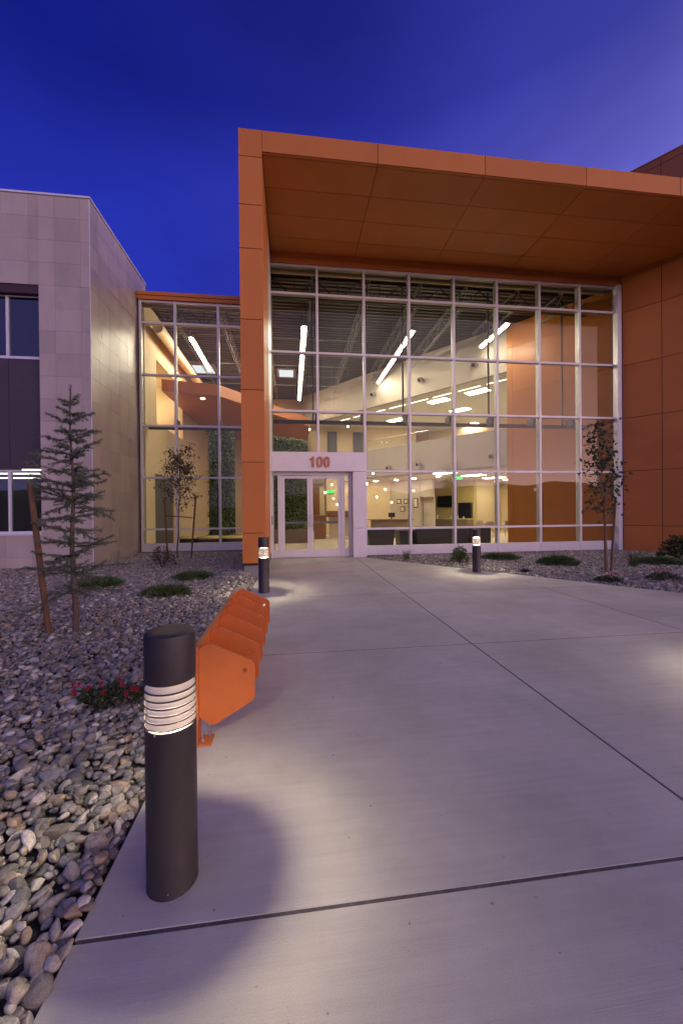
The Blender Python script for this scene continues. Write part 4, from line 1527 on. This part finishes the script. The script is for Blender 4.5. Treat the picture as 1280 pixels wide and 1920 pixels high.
def young_tree(label, base, top, nb, zlo, zhi, reach, leafmat_, leafL, seed, lpb, bark, twigs=3, spread=.5, bias=(0, 0)):
    e = empty('young_tree', base)
    tag(e, label, 'tree', 'young staked trees')
    r_ = random.Random(seed)
    b, t = Vector(base), Vector(top)
    n = 9
    tp = [b.lerp(t, i / n) + Vector((r_.gauss(0, .012), r_.gauss(0, .012), 0)) for i in range(n + 1)]
    tp[0] = b - Vector((0, 0, .1))
    build('trunk', G().tube(tp, [.026 - .021 * i / n for i in range(n + 1)], 8), bark, e, smooth=True)
    gb, gl = G(), G()
    H = t.z - b.z
    def at(f):
        f *= n
        i = min(n - 1, int(f))
        return tp[i].lerp(tp[i + 1], f - i)
    def leaves(p, cnt, sp):
        for _ in range(cnt):
            q = p + Vector((r_.gauss(0, sp), r_.gauss(0, sp), r_.gauss(0, sp * .8)))
            gl.leaf(q, (r_.gauss(0, 1), r_.gauss(0, 1), r_.gauss(-.5, .7)), (r_.gauss(0, .6), r_.gauss(0, .6), 1), leafL * r_.uniform(.6, 1.25), leafL * r_.uniform(.45, .75))
    for k in range(nb):
        f = zlo + (zhi - zlo) * (k + r_.random()) / nb
        a = k * 2.4 + r_.gauss(0, .3)
        L = reach * r_.uniform(.55, 1.1) * (1.15 - .75 * (f - zlo) / (1 - zlo))
        d = Vector((math.cos(a) + bias[0], math.sin(a) + bias[1], r_.uniform(.6, 1.25)))
        p = at(f)
        pts = [p]
        for s in range(4):
            d.z += .10
            d += Vector((r_.gauss(0, .10), r_.gauss(0, .10), 0))
            pts.append(pts[-1] + d.normalized() * L / 4)
        gb.tube(pts, [.009, .007, .0055, .004, .002], 5, False)
        for s in range(2, 5):
            leaves(pts[s], r_.randint(lpb // 2, lpb), leafL * spread * 1.3)
            for _ in range(twigs):
                if r_.random() < .55:
                    w = (Vector((r_.gauss(0, 1), r_.gauss(0, 1), r_.gauss(.3, .5)))).normalized()
                    q = pts[s] + w * L * r_.uniform(.15, .35)
                    gb.tube([pts[s], q], [.003, .0012], 4, False)
                    leaves(q, r_.randint(lpb // 2, lpb), leafL * spread * 1.2)
    leaves(t, lpb, leafL * .7)
    build('branches', gb, bark, e, smooth=True)
    tag(build('crown', gl, leafmat_, e))
    return e
young_tree('slender staked tree with bronze leaves before the set back glass', (-3.74, 13.3, .03), (-3.60, 13.3, 3.55), 19, .42, .95, .95, LEAF_BR, .080, 21, 13, BARK, 3, .8)
stake('thin dark stake left of the bronze leaved tree', (-4.06, 13.37, .04), (-4.14, 13.37, 2.07), .03)
stake('thin dark stake right of the bronze leaved tree', (-3.32, 13.37, .04), (-3.15, 13.37, 2.11), .03)
young_tree('slender staked tree with dark lobed leaves in the right bed', (7.56, 8.46, .03), (7.26, 8.46, 3.60), 14, .34, .96,   .54, LEAF, .118, 41, 9, BARK_PALE, 2, .8)
stake('brown wooden stake left of the right bed tree', (7.43, 8.40, .03), (7.42, 8.42, 1.88), .028)
stake('brown wooden stake right of the right bed tree', (7.70, 8.55, .03), (7.84, 8.55, 1.85), .028)
for nm, lab, a, b in (('tie_strap', 'black strap tying the right bed tree to its stakes', (7.43, 8.40, 1.22), (7.72, 8.55, 1.20)), ('tie_strap', 'black strap tying the bronze leaved tree to its stakes', (-4.08, 13.34, 1.45), (-3.25, 13.34, 1.38))):
    a, b = Vector(a), Vector(b)
    m_ = (a + b) / 2
    tag(build(nm, G().tube([a, m_ + Vector((0, -.04, .02)), b], .014, 6), ROPE), lab, 'strap')

# ------------------------------------------------------------------ shrubs and flowers
def mat_plant(name, label, cat, base, rx, ry, h, n, m, L, Wd, seed, group=None, upright=.3, stems=True, needle=False):
    e = empty(name, base)
    tag(e, label, cat, group)
    r_ = random.Random(seed)
    b = Vector(base)
    g, gs = G(), G()
    ns = 16 if stems else 0
    arms = []
    for i in range(26):
        a = i * 2.4 + r_.gauss(0, .2)
        arms.append((a, r_.uniform(.55, 1.1)))
    for i in range(n):
        a, f = arms[r_.randrange(len(arms))]
        a += r_.gauss(0, .16)
        t = math.sqrt(r_.random())
        rr = f * t
        p = b + Vector((math.cos(a) * rx * rr, math.sin(a) * ry * rr, h * (1 - .75 * rr * rr) * r_.uniform(.25, 1.0)))
        d = Vector((math.cos(a) * (1 - upright), math.sin(a) * (1 - upright), upright + r_.gauss(0, .25)))
        if needle:
            g.needle(p, d + Vector((r_.gauss(0, .35), r_.gauss(0, .35), r_.gauss(0, .25))), (r_.gauss(0, 1), r_.gauss(0, 1), r_.gauss(0, 1)), L * r_.uniform(.6, 1.3), Wd)
        else:
            g.leaf(p, d + Vector((r_.gauss(0, .5), r_.gauss(0, .5), r_.gauss(0, .3))), (r_.gauss(0, .5), r_.gauss(0, .5), 1), L * r_.uniform(.6, 1.3), Wd * r_.uniform(.7, 1.2))
    for a, f in arms[:ns]:
        gs.tube([b - Vector((0, 0, .03)), b + Vector((math.cos(a) * rx * f * .5, math.sin(a) * ry * f * .5, h * .55)), b + Vector((math.cos(a) * rx * f * .95, math.sin(a) * ry * f * .95, h * .5))], [.006, .004, .002], 4, False)
    tag(build('foliage', g, m, e))
    if ns:
        build('stems', gs, BARK, e)
    return e
JG_ = 'low spreading junipers'
def jun(label, x, y, rx, ry, h, seed, n=2600):
    z = (hl if x < 0 else hr)(x, y)
    mat_plant('juniper', label, 'shrub', (x, y, z), rx, ry, h, n, JUNIPER, .10, .014, seed, JG_, .42, True, True)
jun('flat green juniper near the purple shrub', -2.31, 9.5, .48, .42, .15, 1)
jun('flat green juniper midway between spruce and bike rack', -2.34, 7.6, .45, .38, .16, 2)
jun('green juniper clump behind the young spruce', -4.0, 8.6, .48, .42, .22, 3)
jun('flat juniper right of the small bollard in the right bed', 6.45, 11.4, .62, .45, .17, 4)
jun('rounded juniper pair in the middle of the right bed', 7.35, 9.95, .55, .45, .24, 5, 3000)
jun('low juniper by the right orange wall', 10.05, 9.55, .75, .42, .20, 6, 3000)
mat_plant('barberry', 'dark purple leaved barberry shrub in the left gravel bed', 'shrub', (-3.62, 11.4, .02), .42, .42, .62, 700, LEAF_RED, .05, .03, 7, None, .62)
mat_plant('shrub', 'leafy light green shrub beside the right bollard', 'shrub', (4.85, 10.80, .0), .26, .26, .50, 420, LEAF_LIGHT, .10, .05, 8, None, .55)
mat_plant('shrub', 'leafy green shrub against the right orange wall', 'shrub', (11.15, 10.0, .02), .45, .45, .75, 800, LEAF, .11, .06, 9, None, .55)
def tuft(label, x, y, h, n, seed):
    r_ = random.Random(seed)
    z = hr(x, y)
    e = empty('grass_tuft', (x, y, z))
    tag(e, label, 'grass', 'ornamental grass tufts')
    g = G()
    for i in range(n):
        a, l = r_.random() * 6.28, h * r_.uniform(.6, 1.1)
        p = Vector((x + r_.gauss(0, .04), y + r_.gauss(0, .04), z - .01))
        q = p + Vector((math.cos(a) * l * .22, math.sin(a) * l * .22, l * .65))
        d = Vector((math.cos(a) * .55, math.sin(a) * .55, .55))
        g.leaf(p, q - p, (math.cos(a), math.sin(a), .1), l * .8, .010)
        g.leaf(q, d, (math.cos(a), math.sin(a), .1), l * .4, .008)
    build('blades', g, LEAF_LIGHT, e)
tuft('small grass tuft near the entrance pilaster', 3.60, 11.95, .34, 90, 3)
tuft('pale grass tuft right of the right bed tree', 8.80, 9.05, .46, 130, 4)
def flowers(label, x, y, rx, ry, h, seed, blooms, fx_=None):
    z = (hl if x < 0 else hr)(x, y) + .01
    e = mat_plant('flower_clump', label, 'flowers', (x, y, z), rx, ry, h, 520, LEAF, .05, .028, seed, 'red flowering clumps', .35, True)
    r_ = random.Random(seed + 50)
    for i in range(blooms):
        a, t = r_.random() * 6.28, math.sqrt(r_.random())
        p = Vector((x + math.cos(a) * rx * t, y + math.sin(a) * ry * t, z + h * r_.uniform(.75, 1.15)))
        g = G()
        for k in range(9):
            aa = k * 2.4
            g.leaf(p + Vector((0, 0, .004 * k)), (math.cos(aa), math.sin(aa), .25 + .1 * k), (0, 0, 1), r_.uniform(.022, .034), .024)
        build('bloom', g, PETAL, e)
flowers('red flowering clump beside the near bollard', -1.50, 3.42, .33, .22, .14, 11, 15)
flowers('red flowering clump below the right bed tree', 6.72, 7.52, .34, .22, .13, 12, 8)
flowers('red flowering clump at the right edge of the picture', 7.95, 7.42, .36, .26, .18, 13, 9)
flowers('sparse flowering clump near the middle of the right bed', 5.75, 9.0, .10, .10, .05, 14, 0)
